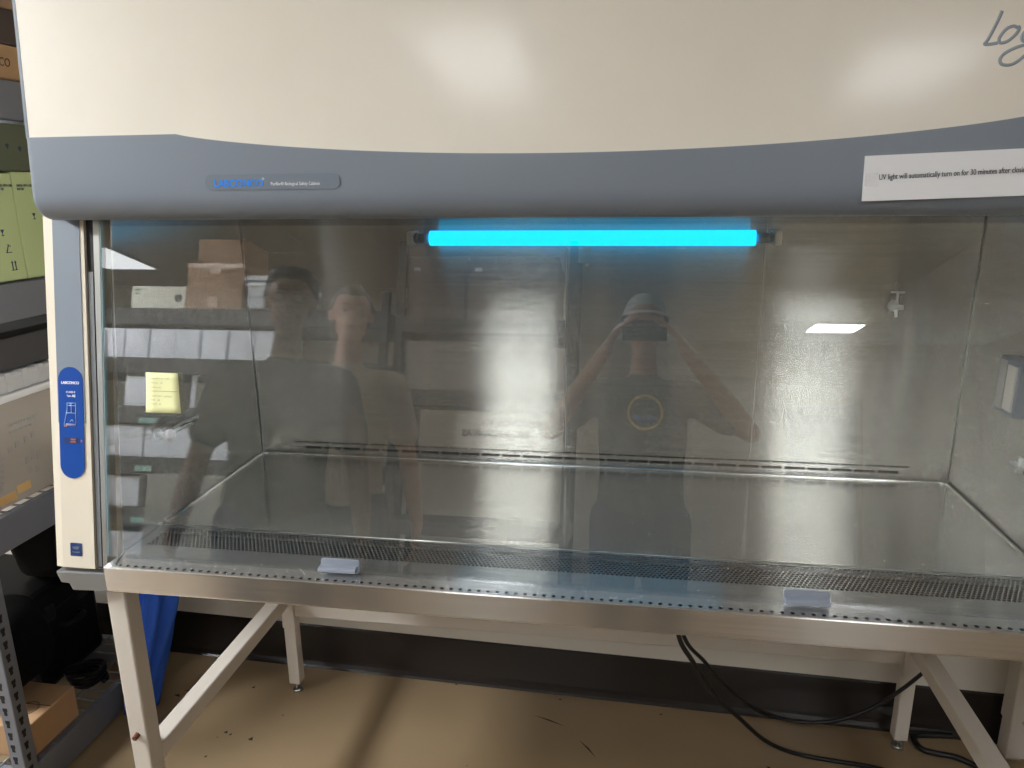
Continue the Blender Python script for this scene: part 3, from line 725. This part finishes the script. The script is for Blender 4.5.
def coil(c, R_, n, r, label):
    b = MB(); pts = []
    for i in range(n*20+1):
        a = i/20*2*PI; pts.append((c[0]+(R_+.006*math.sin(i*.9))*math.cos(a), c[1]+(R_*.9+.006*math.cos(i*.7))*math.sin(a), c[2]+r+.0125*(i/20)))
    b.tube(pts, r, n=6); o = b.build('cable_coil', M_blackclutter); return tag(o, label, 'cable coil')
coil((-.632, .60, .1155), .052, 4, .0065, 'coil of black cable on the wire shelf in front of the black case')
# storage bin on the middle shelf
t = thing('storage_bin', (-.80, .50, .82), 'translucent plastic storage bin with pale lid and printed side on the middle rack shelf', 'storage bin')
b = MB(); x0, x1, y0, y1 = -1.02, XF, .288, .70
A = [(x0+.02, y0+.02, .822), (x1-.012, y0+.02, .822), (x1-.012, y1-.02, .822), (x0+.02, y1-.02, .822)]; B = [(x0, y0, 1.098), (x1, y0, 1.098), (x1, y1, 1.098), (x0, y1, 1.098)]
va = [b.bm.verts.new(p) for p in A]; vb = [b.bm.verts.new(p) for p in B]; b.bm.faces.new(va[::-1])
for i in range(4): b.bm.faces.new((va[i], va[(i+1) % 4], vb[(i+1) % 4], vb[i]))
bd = b.build('bin_body', M_bin, t, bevel=.006); 
b = MB(); b.box(x0-.008, x1+.010, y0-.006, y1+.008, 1.097, 1.115, bev=.004); b.build('bin_rim', M_binrim, t)
b = MB(); b.box(x0+.004, x1, y0+.004, y1-.004, 1.115, 1.165, bev=.010)
for k in range(7): b.box(x0+.01, x1+.0015, y0+.02+k*.055, y0+.036+k*.055, 1.120, 1.168)
b.build('bin_lid', M_binlid, t)
# print on the bin's side and things visible through it
def sidetext(name, s, size, m, parent, y, z, x=XF+.001, tilt=0.0, sx=1.0): text(name, s, size, m, parent, (x, y, z), (0, 1, tilt), (0, 0, 1), sx=sx)
sidetext('bin_print', 'STORAGE BOX', .014, M_greytext, bd, .40, 1.03, XF-.001); sidetext('bin_print', 'keep dry  this side up', .0085, M_greytext, bd, .40, 1.015, XF-.001)
M_greyink = mat('grey_ink', (146, 142, 140), .8)
for k, (yy, zz, h) in enumerate(((.39, .965, .012), (.415, .97, .016), (.445, .975, .014), (.47, .98, .014), (.44, .915, .02), (.46, .92, .028), (.48, .915, .022), (.445, .885, .02), (.47, .88, .018))):
    xx = XF-.012*(1.098-zz)/.276; MB().box(xx-.001, xx+.0012, yy, yy+.013, zz, zz+h).build('printed_symbol', M_greyink, bd)
for k in range(6): MB().box(XF-.009, XF-.0055, .345+.002*k, .355+.004*k, .87+k*.016, .88+k*.016).build('printed_symbol', M_greyink, bd)
b = MB(); b.box(XF-.0115, XF-.009, .34, .395, .835, .858); b.build('bin_label', M_tan, bd); MB().box(XF-.0115, XF-.009, .40, .445, .846, .868).build('bin_label', M_tan, bd)
# dark soft stuff above the bin
t = thing('dark_tray', (-.80, .52, 1.168), 'dark grey tray stacked on the bin lid under the green cartons', 'tray')
b = MB(); b.box(-1.0, -.556, .30, .72, 1.169, 1.26, bev=.01); b.build('tray_body', M_greyclutter, t); b = MB(); b.box(-1.01, -.55, .29, .73, 1.255, 1.272, bev=.004); b.build('tray_rim', M_blackclutter, t)
# green printed cartons
def green(y0, y1, z0, z1, m, label, marks, x1=XF):
    t, bd = carton('green_carton', x1-.34, x1, y0, y1, z0, z1, m, label, 'carton', 'green cartons on the rack')
    marks(bd, y0, z0, x1+.0008)
    return t
def icon(bd, y, z, kind, x):
    b = MB()
    if kind == 'arrows':
        for d in (0, .010):
            b.box(x-.001, x, y+d, y+d+.003, z-.003, z+.016); b.prism([(x-.001, y+d-.002, z+.015), (x-.001, y+d+.005, z+.015), (x-.001, y+d+.0015, z+.021)], (.001, 0, 0))
        b.box(x-.001, x, y-.003, y+.016, z-.004, z-.002)
    elif kind == 'hand':
        b.tube([(x-.0005, y, z-.003), (x-.0005, y+.008, z+.016), (x-.0005, y+.014, z+.012)], .0016, n=5); b.tube([(x-.0005, y+.006, z+.017), (x-.0005, y+.0061, z+.0175)], .003, n=6); b.box(x-.001, x, y-.002, y+.016, z-.004, z-.002)
    else:
        b.prism([(x-.001, y, z+.012), (x-.001, y+.012, z+.012), (x-.001, y+.006, z+.002)], (.001, 0, 0)); b.box(x-.001, x, y+.0052, y+.0068, z-.003, z+.003); b.box(x-.001, x, y+.002, y+.010, z-.004, z-.002)
    b.build('carton_icon', M_navyink, bd)
def icons(bd, y0, z0, x):
    icon(bd, y0+.052, z0+.030, 'arrows', x); icon(bd, y0+.043, z0+.075, 'hand', x); icon(bd, y0+.034, z0+.118, 'cup', x)
    text('carton_lettering', 'HANDLE WITH CARE\nKEEP DRY', .009, M_navyink, bd, (x, y0+.045, z0+.235), (0, 1, 0), (0, 0, 1), sx=.6)
def icons_far(bd, y0, z0, x):
    icon(bd, y0+.048, z0+.155, 'cup', x)
    text('carton_lettering', 'HANDLE WITH CARE\nKEEP DRY', .009, M_navyink, bd, (x, y0+.012, z0+.235), (0, 1, 0), (0, 0, 1), sx=.6)
green(.452, .549, 1.396, 1.664, M_green, 'light green carton with dark icons on the upper rack shelf, nearest the rack post', icons)
green(.5505, .648, 1.396, 1.668, M_green, 'light green carton beside the cabinet hood on the upper rack shelf, second from the post', icons_far)
def two(bd, y0, z0, x):
    for yy, zz in ((y0+.125, z0+.055), (y0+.165, z0+.05)):
        b = MB(); b.prism([(x-.001, yy, zz+.010), (x-.001, yy+.006, zz+.014), (x-.001, yy+.012, zz+.010), (x-.001, yy+.006, zz)], (.001, 0, 0)); b.build('carton_icon', M_navyink, bd)
green(.43, .655, 1.669, 1.787, M_darkgreen, 'dark olive carton lying across the two light green cartons', two, x1=XF-.005)
bx, bd = carton('cardboard_box', -.90, -.552, .44, .68, 1.895, 1.978, M_kraft, 'brown cardboard box with handwriting on the top rack shelf at the upper left corner')
text('box_handwriting', 'ta.CO', .030, M_inktext, bd, (-.5515, .555, 1.925), (0, 1, 0), (0, 0, 1), shear=.2, sx=.8)
carton('dark_box', -.90, -.552, .42, .70, 1.980, 2.064, M_darkboard, 'dark brown box stacked on the handwritten cardboard box at the upper left corner', 'box', flaps=False)
carton('cardboard_box', -.90, -.555, .45, .69, 2.066, 2.17, M_kraft2, 'plain greyish brown cardboard box topmost of the stack at the upper left corner')

# blue fabric bag hanging beside the rack down to the floor
b = MB(); rows = []
nA = 44; levels = 26
for i in range(levels+1):
    f = i/levels; z = .012 + .78*f
    cx = -.490 + .075*min(1, f*2.0); cy = .640 + .045*min(1, f*2.0)
    hw = .040 + .030*min(1, f*2.2) - .012*max(0, f-.6)*2; hd = .050 - .012*f
    ring = []
    for k in range(nA):
        a = 2*PI*k/nA
        fold = 1 + .17*math.sin(5*a+.8+3.0*f) + .13*math.sin(9*a-5*f) + .07*math.sin(15*a+11*f)
        x = cx + hw*fold*math.cos(a); y = cy + hd*fold*math.sin(a)
        ring.append(b.bm.verts.new((max(x, -.532), y, z + (.010*math.sin(3*a) if i == 0 else 0))))
    rows.append(ring)
for r0, r1 in zip(rows, rows[1:]):
    for k in range(nA):
        b.bm.faces.new((r0[k], r0[(k+1) % nA], r1[(k+1) % nA], r1[k])).smooth = True
b.bm.faces.new(rows[0][::-1]); b.bm.faces.new(rows[-1])
bb = b.build('fabric_bag', M_bluecloth); tag(bb, 'blue fabric bag hanging in folds down to the floor behind the front left stand leg', 'bag')

# ------------------------------------------------------------------ aisle shelving behind the camera (seen in the glass)
YB = -2.3
rk2 = rack('storage_rack', -2.35, -.24, YB-.46, YB+.005, [.20, .483, .787, 1.06, 1.34, 1.612, 1.893], .092, 'dark steel shelving rack of white cartons reflected at the left of the glass', M_rackdark, wire=False, h=2.0)
rk3 = rack('storage_rack', -.20, .76, YB-.46, YB+.005, [.40, .80, 1.176, 1.48, 1.86], .075, 'dark steel shelving rack with large crates reflected in the middle of the glass', M_rackdark, wire=False, h=2.28)
ORD = ['first', 'second', 'third', 'fourth', 'fifth', 'sixth', 'seventh', 'eighth', 'ninth', 'tenth']
proto = None
def copy_tree(o, parent=None):
    c = o.copy(); COL.objects.link(c)
    if parent is not None:
        c.parent = parent; c.matrix_parent_inverse = o.matrix_parent_inverse.copy()
    for ch in [q for q in bpy.data.objects if q.parent is o]: copy_tree(ch, c)
    return c
def white_box(x, z, wd, label):
    global proto
    if proto is None:
        t = thing('white_carton', (x, YB-.16, z), label, 'carton', 'white cartons on the aisle rack')
        b = MB(); b.box(x-wd/2, x+wd/2, YB-.30, YB-.02, z+.001, z+.166); bd = b.build('box_body', M_card, t, bevel=.002)
        b = MB()
        for dx, ww in ((-.055, .03), (.025, .028)): b.box(x+dx, x+dx+ww, YB-.0205, YB-.0195, z+.012, z+.016)
        b.build('box_print', M_cardline, bd)
        b = MB(); b.box(x-wd/2+.001, x+wd/2-.001, YB-.162, YB-.158, z+.1655, z+.1665); b.build('flap_seam', M_cardline, bd)
        proto = t; return t
    c = copy_tree(proto); c.location = (x, YB-.16, z); c['label'] = label; return c
rows_ = [('the upper row below the top shelf', 1.612, [-2.02, -1.866, -1.711, -1.553, -1.402, -1.240, -1.076, -.92]),
         ('the row beside the sticky note bottom', 1.06, [-1.996, -1.842, -1.688, -1.530, -1.378, -1.226, -1.07]),
         ('the row below the sticky note', .787, [-1.995, -1.840, -1.686]),
         ('the lowest reflected row', .483, [-1.925, -1.77, -1.615])]
for rn, z, xs_ in rows_:
    for i, x in enumerate(xs_):
        white_box(x, z, .1455, 'reflected white carton, %s from left in %s' % (ORD[i], rn))
white_box(-1.68, 1.34, .1455, 'single white carton reflected just left of the sticky note')
t = thing('white_board', (-1.435, YB-.16, 1.34), 'white open frame standing just right of the single reflected carton', 'panel')
b = MB(); b.box(-1.52, -1.345, YB-.06, YB-.05, 1.528, 1.555); b.box(-1.372, -1.345, YB-.06, YB-.05, 1.341, 1.528); b.box(-1.52, -1.50, YB-.06, YB-.05, 1.341, 1.528); b.build('panel_sheet', M_card, t)
t = thing('grey_box', (-1.13, -2.12, 0), 'large plain grey box standing on the aisle floor before the white cartons', 'box')
b = MB(); b.box(-1.335, -.93, -2.27, -1.98, 0, .98); b.build('box_body', mat('grey_board', (150, 148, 142), .8), t, bevel=.004)
b = MB(); b.box(-1.33, -.935, -2.127, -2.123, .9795, .9808); b.build('flap_seam', M_dark, t)
for (x0, x1, z0, z1) in ((-1.635, -1.528, 1.246, 1.276), (-1.63, -1.531, .982, 1.012), (-1.624, -1.537, .702, .731)):
    MB().box(x0, x1, YB+.0045, YB+.007, z0, z1).build('shelf_tag', M_tagteal, rk2)
# top shelf of that rack
bx, bd = carton('cardboard_box', -1.432, -1.095, YB-.35, YB-.01, 1.894, 2.155, M_kraft2, 'brown taped cardboard box on the reflected top shelf')
b = MB(); b.box(-1.295, -1.235, YB-.0105, YB-.009, 2.095, 2.156); b.box(-1.30, -1.24, YB-.0105, YB-.009, 1.905, 1.965); b.box(-1.432, -1.095, YB-.0105, YB-.0092, 2.13, 2.154); b.build('tape', mat('box_tape', (186, 160, 138), .3), bd)
bx, bd = carton('cardboard_box', -1.424, -1.135, YB-.36, YB-.08, 2.157, 2.315, M_kraft2, 'second brown cardboard box stacked on the reflected taped box')
bx, bd = carton('long_carton', -1.765, -1.437, YB-.30, YB-.01, 1.894, 2.02, mat('offwhite_carton', (214, 212, 200), .7), 'long off-white carton with green marks left of the reflected brown box', 'carton')
b = MB(); b.box(-1.745, -1.71, YB-.0105, YB-.009, 1.995, 2.005); b.box(-1.745, -1.715, YB-.0105, YB-.009, 1.975, 1.983); b.build('green_mark', mat('green_ink', (60, 140, 80), .7), bd)
b = MB(); b.tube([(-1.475, YB-.0105, 1.955), (-1.475, YB-.009, 1.955)], .024, n=18); b.build('round_mark', M_greyclutter, bd)
t = thing('plastic_tote', (-.94, YB-.2, 1.613), 'pale translucent plastic tote with ribbed rim reflected beside the brown box', 'tote')
b = MB(); b.box(-1.048, -.80, YB-.36, YB+.02, 1.895, 2.05); b.build('tote_body', mat('pale_tote', (196, 202, 210), .4), t, bevel=.01)
b = MB(); b.box(-1.065, -.785, YB-.375, YB+.035, 2.05, 2.075, bev=.004); b.box(-1.058, -.79, YB-.37, YB+.028, 2.02, 2.03); b.build('tote_rim', M_binrim, t)
# printed carton and crates on the second aisle rack
bx, bd = carton('white_carton', .159, .572, YB-.36, YB-.004, 1.177, 1.357, mat('cream_carton', (234, 230, 222), .7), 'pale printed carton low in the middle of the reflected rack', 'carton')
text('carton_lettering', 'BELLA+CANVAS', .050, M_dark, bd, (.545, YB-.0035, 1.245), (-1, 0, 0), (0, 0, 1), sx=.98, bold=.0015)
for i, (x0, x1, lb) in enumerate(((-.150, .165, 'left'), (.185, .665, 'right'))):
    t, bd = carton('grey_carton', x0, x1, YB-.38, YB-.02, 1.861, 2.20, mat('taupe_board', (112, 104, 98), .75), 'large taupe carton on the reflected middle rack, %s of two' % lb, 'carton', 'taupe cartons')
    b = MB(); b.box(x0+.03, x0+.07, YB-.0205, YB-.019, 2.12, 2.14); b.build('box_label', M_card, bd)
t = thing('grey_carton', (.25, YB-.2, 1.481), 'wide grey carton on the shelf under the taupe cartons', 'carton')
b = MB(); b.box(-.14, .64, YB-.38, YB-.02, 1.481, 1.74); b.build('box_body', MATS['grey_board'], t, bevel=.004)
b = MB(); b.box(-.135, .635, YB-.202, YB-.198, 1.7395, 1.741); b.build('flap_seam', M_dark, t)

# ------------------------------------------------------------------ people
def skinned(chains, vox=.008, rot=0.0, it=4):
    """list of chains [(point, radius)...] and blobs -> one watertight smooth mesh"""
    bm = bmesh.new()
    for ch in chains:
        pts = [Vector(p) for p, r in ch]; rs = [r for p, r in ch]
        # densify with round cross-sections; spheres at the joints keep bends full
        for i in range(len(pts)-1):
            a, b_, ra, rb = pts[i], pts[i+1], rs[i], rs[i+1]
            ra = ra if hasattr(ra, '__len__') else (ra, ra); rb = rb if hasattr(rb, '__len__') else (rb, rb)
            n = max(2, int((b_-a).length/.018))
            for k in range(n+1):
                t = k/n; s_ = t*t*(3-2*t)
                r0, r1 = ra[0]+(rb[0]-ra[0])*s_, ra[1]+(rb[1]-ra[1])*s_
                d = (b_-a).normalized()
                mt = Matrix.Translation(a+(b_-a)*t) @ Matrix.Rotation(rot, 4, 'Z') @ Matrix.Diagonal((r0, r1, min(r0, r1, .06) if r0 != r1 else r0, 1))
                bmesh.ops.create_icosphere(bm, subdivisions=2, radius=1, matrix=mt)
    me = bpy.data.meshes.new('tmp'); bm.to_mesh(me); bm.free()
    o = bpy.data.objects.new('tmp', me); COL.objects.link(o)
    rm = o.modifiers.new('r', 'REMESH'); rm.mode = 'VOXEL'; rm.voxel_size = vox; rm.use_smooth_shade = True
    sm = o.modifiers.new('s', 'SMOOTH'); sm.factor = .5; sm.iterations = it
    bpy.context.view_layer.update()
    out = bpy.data.meshes.new_from_object(o.evaluated_get(bpy.context.evaluated_depsgraph_get()))
    COL.objects.unlink(o); bpy.data.objects.remove(o)
    for p in out.polygons: p.use_smooth = True
    return out
def addmesh(name, me, m, parent):
    me.materials.clear(); me.materials.append(m); me.name = name
    o = bpy.data.objects.new(name, me); COL.objects.link(o); attach(o, parent); return o

def person(loc, facing, H, label, skin, hair, shirt, pants, arms, cap=None, head_tilt=0.0, hairkind='short'):
    """loc = floor point between the feet; facing = angle of the facing direction; local frame: +x is the person's left, -y is forward... forward = F"""
    F = Vector((math.cos(facing), math.sin(facing), 0)); Lf = Vector((-F.y, F.x, 0)); Z = Vector((0, 0, 1)); k = H/1.78
    def q(l, f, z): return Vector(loc) + Lf*l*k + F*f*k + Z*z*k
    t = thing('person', loc, label, 'person')
    hz = 1.655
    def blob(l, f, z, r): return [(q(l, f, z), r), (q(l, f, z)+Z*.002, r)]
    ch = []
    ch.append([(q(0, 0, .93), (.160*k, .105*k)), (q(0, .008, 1.08), (.150*k, .106*k)), (q(0, .004, 1.24), (.165*k, .110*k)), (q(0, -.004, 1.34), (.165*k, .092*k)), (q(0, -.008, 1.40), (.12*k, .064*k)), (q(0, -.01, 1.45), (.058*k, .056*k)), (q(0, .0, 1.56), (.049*k, .049*k))])
    ch.append([(q(-.16, -.005, 1.388), .055*k), (q(.16, -.005, 1.388), .055*k)])
    ch.append([(q(-.075, 0, .93), .10*k), (q(.075, 0, .93), .10*k)])
    for s_ in (-1, 1):
        ch.append([(q(s_*.092, 0, .90), .088*k), (q(s_*.10, .01, .50), .058*k), (q(s_*.10, -.01, .30), .053*k), (q(s_*.105, -.01, .09), .038*k)])
        ch.append([(q(s_*.105, -.03, .05), .036*k), (q(s_*.115, .07, .04), .036*k), (q(s_*.122, .15, .03), .026*k)])
    # head: cranium, jaw, nose, ears, brow
    hd = []
    hd.append([(q(0, -.012, hz+.035), .080*k), (q(0, .012, hz+.03), .078*k)]); hd.append([(q(0, .025, hz-.040), .064*k), (q(0, .045, hz-.078), .044*k)])
    hd.append([(q(0, .083, hz+.015), .010*k), (q(0, .102, hz-.018), .014*k)]); hd.append([(q(-.03, .070, hz+.030), .016*k), (q(.03, .070, hz+.030), .016*k)])
    hd.append([(q(0, .080, hz-.055), .014*k), (q(0, .076, hz-.085), .016*k)])
    for s_ in (-1, 1): hd.append([(q(s_*.080, -.005, hz+.020), .014*k), (q(s_*.082, -.008, hz-.012), .010*k)])
    ch += hd
    hands = []
    for s_, a in zip((-1, 1), arms):
        sh, el, wr = q(s_*.185, -.005, 1.385), Vector(a['elbow']), Vector(a['wrist'])
        ch.append([(sh, .055*k), (sh+(el-sh)*.5, .047*k), (el, .039*k), (el+(wr-el)*.3, .040*k), (wr, .027*k)])
        hdir, palmn, side = Vector(a['dir']).normalized(), Vector(a['palm']).normalized(), None
        side = hdir.cross(palmn).normalized()*a.get('thumb', 1)             # towards the thumb
        pc = wr + hdir*.05*k
        for j in (-1, 0, 1): ch.append([(wr+side*.010*j, .020*k), (pc+side*.022*j+hdir*.030*k, .0145*k)])
        curl = a.get('curl', .35)
        for j, (ln, off) in enumerate(((.070, .030), (.080, .010), (.074, -.011), (.058, -.031))):
            base = pc + side*off*k + hdir*.036*k; p1 = base; pts = [(base, .0098*k)]; ang = 0
            for sl, add in ((.45, .6), (.32, 1.0), (.23, .8)):
                ang += curl*add; p1 = p1 + (hdir*math.cos(ang) + palmn*math.sin(ang) + side*off*.8)*ln*sl*k; pts.append((p1, .0085*k))
            ch.append(pts)
        tb = wr + hdir*.022*k + side*.022*k
        t1 = tb + (hdir*.55 + side*.75 + palmn*.25).normalized()*.038*k; t2 = t1 + (hdir*.85 + side*.25 + palmn*.45).normalized()*.032*k
        ch.append([(tb, .014*k), (t1, .0115*k), (t2, .0095*k)])
    addmesh('body', skinned(ch, .0075, facing-PI/2), skin, t)
    # eyes, mouth
    for s_ in (-1, 1):
        bm = bmesh.new(); bmesh.ops.create_uvsphere(bm, u_segments=14, v_segments=8, radius=.0100*k, matrix=Matrix.Translation(q(s_*.031, .0745, hz+.012)))
        mb = MB(); mb.bm.free(); mb.bm = bm; e = mb.build('eye', M_eye, t, smooth=True)
        bm = bmesh.new(); bmesh.ops.create_uvsphere(bm, u_segments=10, v_segments=6, radius=.0062*k, matrix=Matrix.Translation(q(s_*.031, .0793, hz+.012)))
        mb = MB(); mb.bm.free(); mb.bm = bm; mb.build('iris', M_iris, e, smooth=True)
        addmesh('eyebrow', skinned([[(q(s_*.018, .088, hz+.036), .004*k), (q(s_*.034, .085, hz+.040), .004*k), (q(s_*.048, .074, hz+.036), .003*k)]], .003), hair, t)
    addmesh('mouth', skinned([[(q(-.022, .086, hz-.053), .003*k), (q(0, .094, hz-.051), .0055*k), (q(.022, .086, hz-.053), .003*k)]], .003), M_lip, t)
    # hair cap
    if cap is None or True:
        hc = [[(q(0, -.020, hz+.052), .082*k), (q(0, -.035, hz+.015), .080*k)], [(q(-.062, .01, hz+.045), .026*k), (q(-.068, -.02, hz+.03), .03*k)], [(q(.062, .01, hz+.045), .026*k), (q(.068, -.02, hz+.03), .03*k)]]
        if cap is None: hc.append([(q(0, .035, hz+.088), .040*k), (q(0, -.02, hz+.085), .060*k)])
        if hairkind == 'full': hc += [[(q(-.035, .01, hz+.085), .048*k), (q(.035, .01, hz+.085), .048*k)], [(q(-.04, -.04, hz+.075), .055*k), (q(.04, -.04, hz+.075), .055*k)]]
        addmesh('hair', skinned(hc, .007), hair, t)
    if cap is not None:
        cp = [[(q(0, -.014, hz+.056), .087*k), (q(0, -.014, hz+.060), .086*k)]]
        c_ = addmesh('cap', skinned(cp, .007), cap, t)
        # keep only the part above the brow line by a brim and band
        b = MB(); n = 24
        b.tube([q(.088*math.sin(2*PI*i/n), -.012+.092*math.cos(2*PI*i/n), hz+.050) for i in range(n+1)], .006*k, n=8); b.build('cap_band', M_binrim, c_)
    # shirt: torso and short sleeves, 12 mm over the body
    sc_ = [[(q(0, .0, .93), (.178*k, .120*k)), (q(0, .008, 1.08), (.168*k, .122*k)), (q(0, .004, 1.24), (.180*k, .126*k)), (q(0, -.004, 1.34), (.182*k, .108*k)), (q(0, -.008, 1.40), (.140*k, .078*k)), (q(0, -.01, 1.437), (.072*k, .066*k))],
           [(q(-.165, -.005, 1.388), .068*k), (q(.165, -.005, 1.388), .068*k)]]
    for s_, a in zip((-1, 1), arms):
        sh, el = q(s_*.185, -.005, 1.385), Vector(a['elbow']); sc_.append([(sh, .068*k), (sh+(el-sh)*.62, .066*k)])
    shirt_o = addmesh('shirt', skinned(sc_, .0085, facing-PI/2, 10), shirt, t)
    tr = [[(q(-.075, 0, .90), .113*k), (q(.075, 0, .90), .113*k)]]
    for s_ in (-1, 1): tr.append([(q(s_*.094, 0, .90), .104*k), (q(s_*.10, .01, .50), .078*k), (q(s_*.10, -.005, .10), .066*k)])
    addmesh('trousers', skinned(tr, .0085), pants, t)
    for s_ in (-1, 1):
        so = addmesh('shoe', skinned([[(q(s_*.105, -.045, .045), .043*k), (q(s_*.115, .07, .042), .043*k), (q(s_*.123, .175, .034), .034*k)]], .007), M_shoe, t)
        for v in so.data.vertices:
            if v.co.z < .003: v.co.z = .003
    return t, q, shirt_o

# photographer, holding the phone that took the picture
PH = Vector((1.092, -1.49, 0)); fwd = math.radians(90)
phone_c = CAM - _fw*.0085 + _r*.066 - _u*.004
gripL = phone_c - _r*.086; gripR = phone_c + _r*.090
def hold(grip, elbow, s_):
    w_ = grip - _fw*.026 + Vector((s_*.055, -.035, -.065))
    return dict(elbow=elbow, wrist=w_, dir=(grip + Vector((s_*.018, -.02, .0)) - w_), palm=Vector((-s_*1, .25, .1)), curl=.75, thumb=s_)
pt, pq, psh = person(PH, fwd, 1.80, 'person in pale cap and dark emblem shirt holding up a phone, reflected at centre', M_skin_mid, M_hair, M_shirt_grey, M_jeans,
    [hold(gripR, (1.50, -1.47, 1.27), 1), hold(gripL, (.735, -1.47, 1.25), -1)], cap=M_cap)
# round emblem on the shirt front
ec = Vector((1.097, PH.y+.165, 1.325))
b = MB(); n = 28; b.tube([ec + Vector((.062*math.cos(2*PI*i/n), -.010*abs(math.cos(2*PI*i/n)), .062*math.sin(2*PI*i/n))) for i in range(n+1)], .005, n=6); b.build('shirt_emblem_ring', M_emblemY, psh)
b = MB(); b.tube([ec + Vector((-.045, -.006, -.015)), ec + Vector((-.015, 0, -.03)), ec + Vector((.015, 0, -.02)), ec + Vector((.045, -.006, -.03))], .012, n=8); b.build('shirt_emblem_wave', M_emblemB, psh)
ph = thing('phone', phone_c, 'black phone held in both hands by the person reflected at the centre', 'phone')
b = MB(); b.obox(phone_c, (_r, _u, _fw), (.080, .037, .0042)); pb = b.build('phone_body', M_phone, ph, bevel=.003)
b = MB(); b.obox(phone_c - _fw*.0044, (_r, _u, _fw), (.074, .034, .0003)); b.build('phone_screen', M_screen, ph)
b = MB(); b.tube([CAM - _fw*.0045 - _u*.022, CAM - _fw*.0030 - _u*.022], .006, n=14); b.tube([CAM - _fw*.0045, CAM - _fw*.0030], .007, n=14); b.build('phone_lens', M_chrome, ph)
# two onlookers
def hang(loc, facing, H, s_, spread=.30, fz=.80, ff=.03):
    F = Vector((math.cos(facing), math.sin(facing), 0)); Lf = Vector((-F.y, F.x, 0)); k = H/1.78
    el = Vector(loc) + Lf*s_*spread*.88*k - F*.02*k + Vector((0, 0, 1.10*k)); wr = Vector(loc) + Lf*s_*spread*k + F*.07*k + Vector((0, 0, (fz+.05)*k))
    return dict(elbow=el, wrist=wr, dir=(0, .12, -1), palm=-Lf*s_, curl=.35, thumb=-s_)
L1 = Vector((-.105, -.86, 0)); f1 = math.radians(70)
person(L1, f1, 1.735, 'dark-haired person in charcoal shirt with arms down, leftmost person reflected in the glass', M_skin_dark, M_hair, M_shirt_dark, M_jeans, [hang(L1, f1, 1.735, -1), hang(L1, f1, 1.735, 1)], hairkind='full')
L2 = Vector((-.085, -1.37, 0)); f2 = math.radians(66)
person(L2, f2, 1.80, 'person in beige shirt standing behind the one in charcoal shirt', M_skin_light, M_hair2, M_shirt_tan, M_jeans, [hang(L2, f2, 1.80, -1), hang(L2, f2, 1.80, 1)])
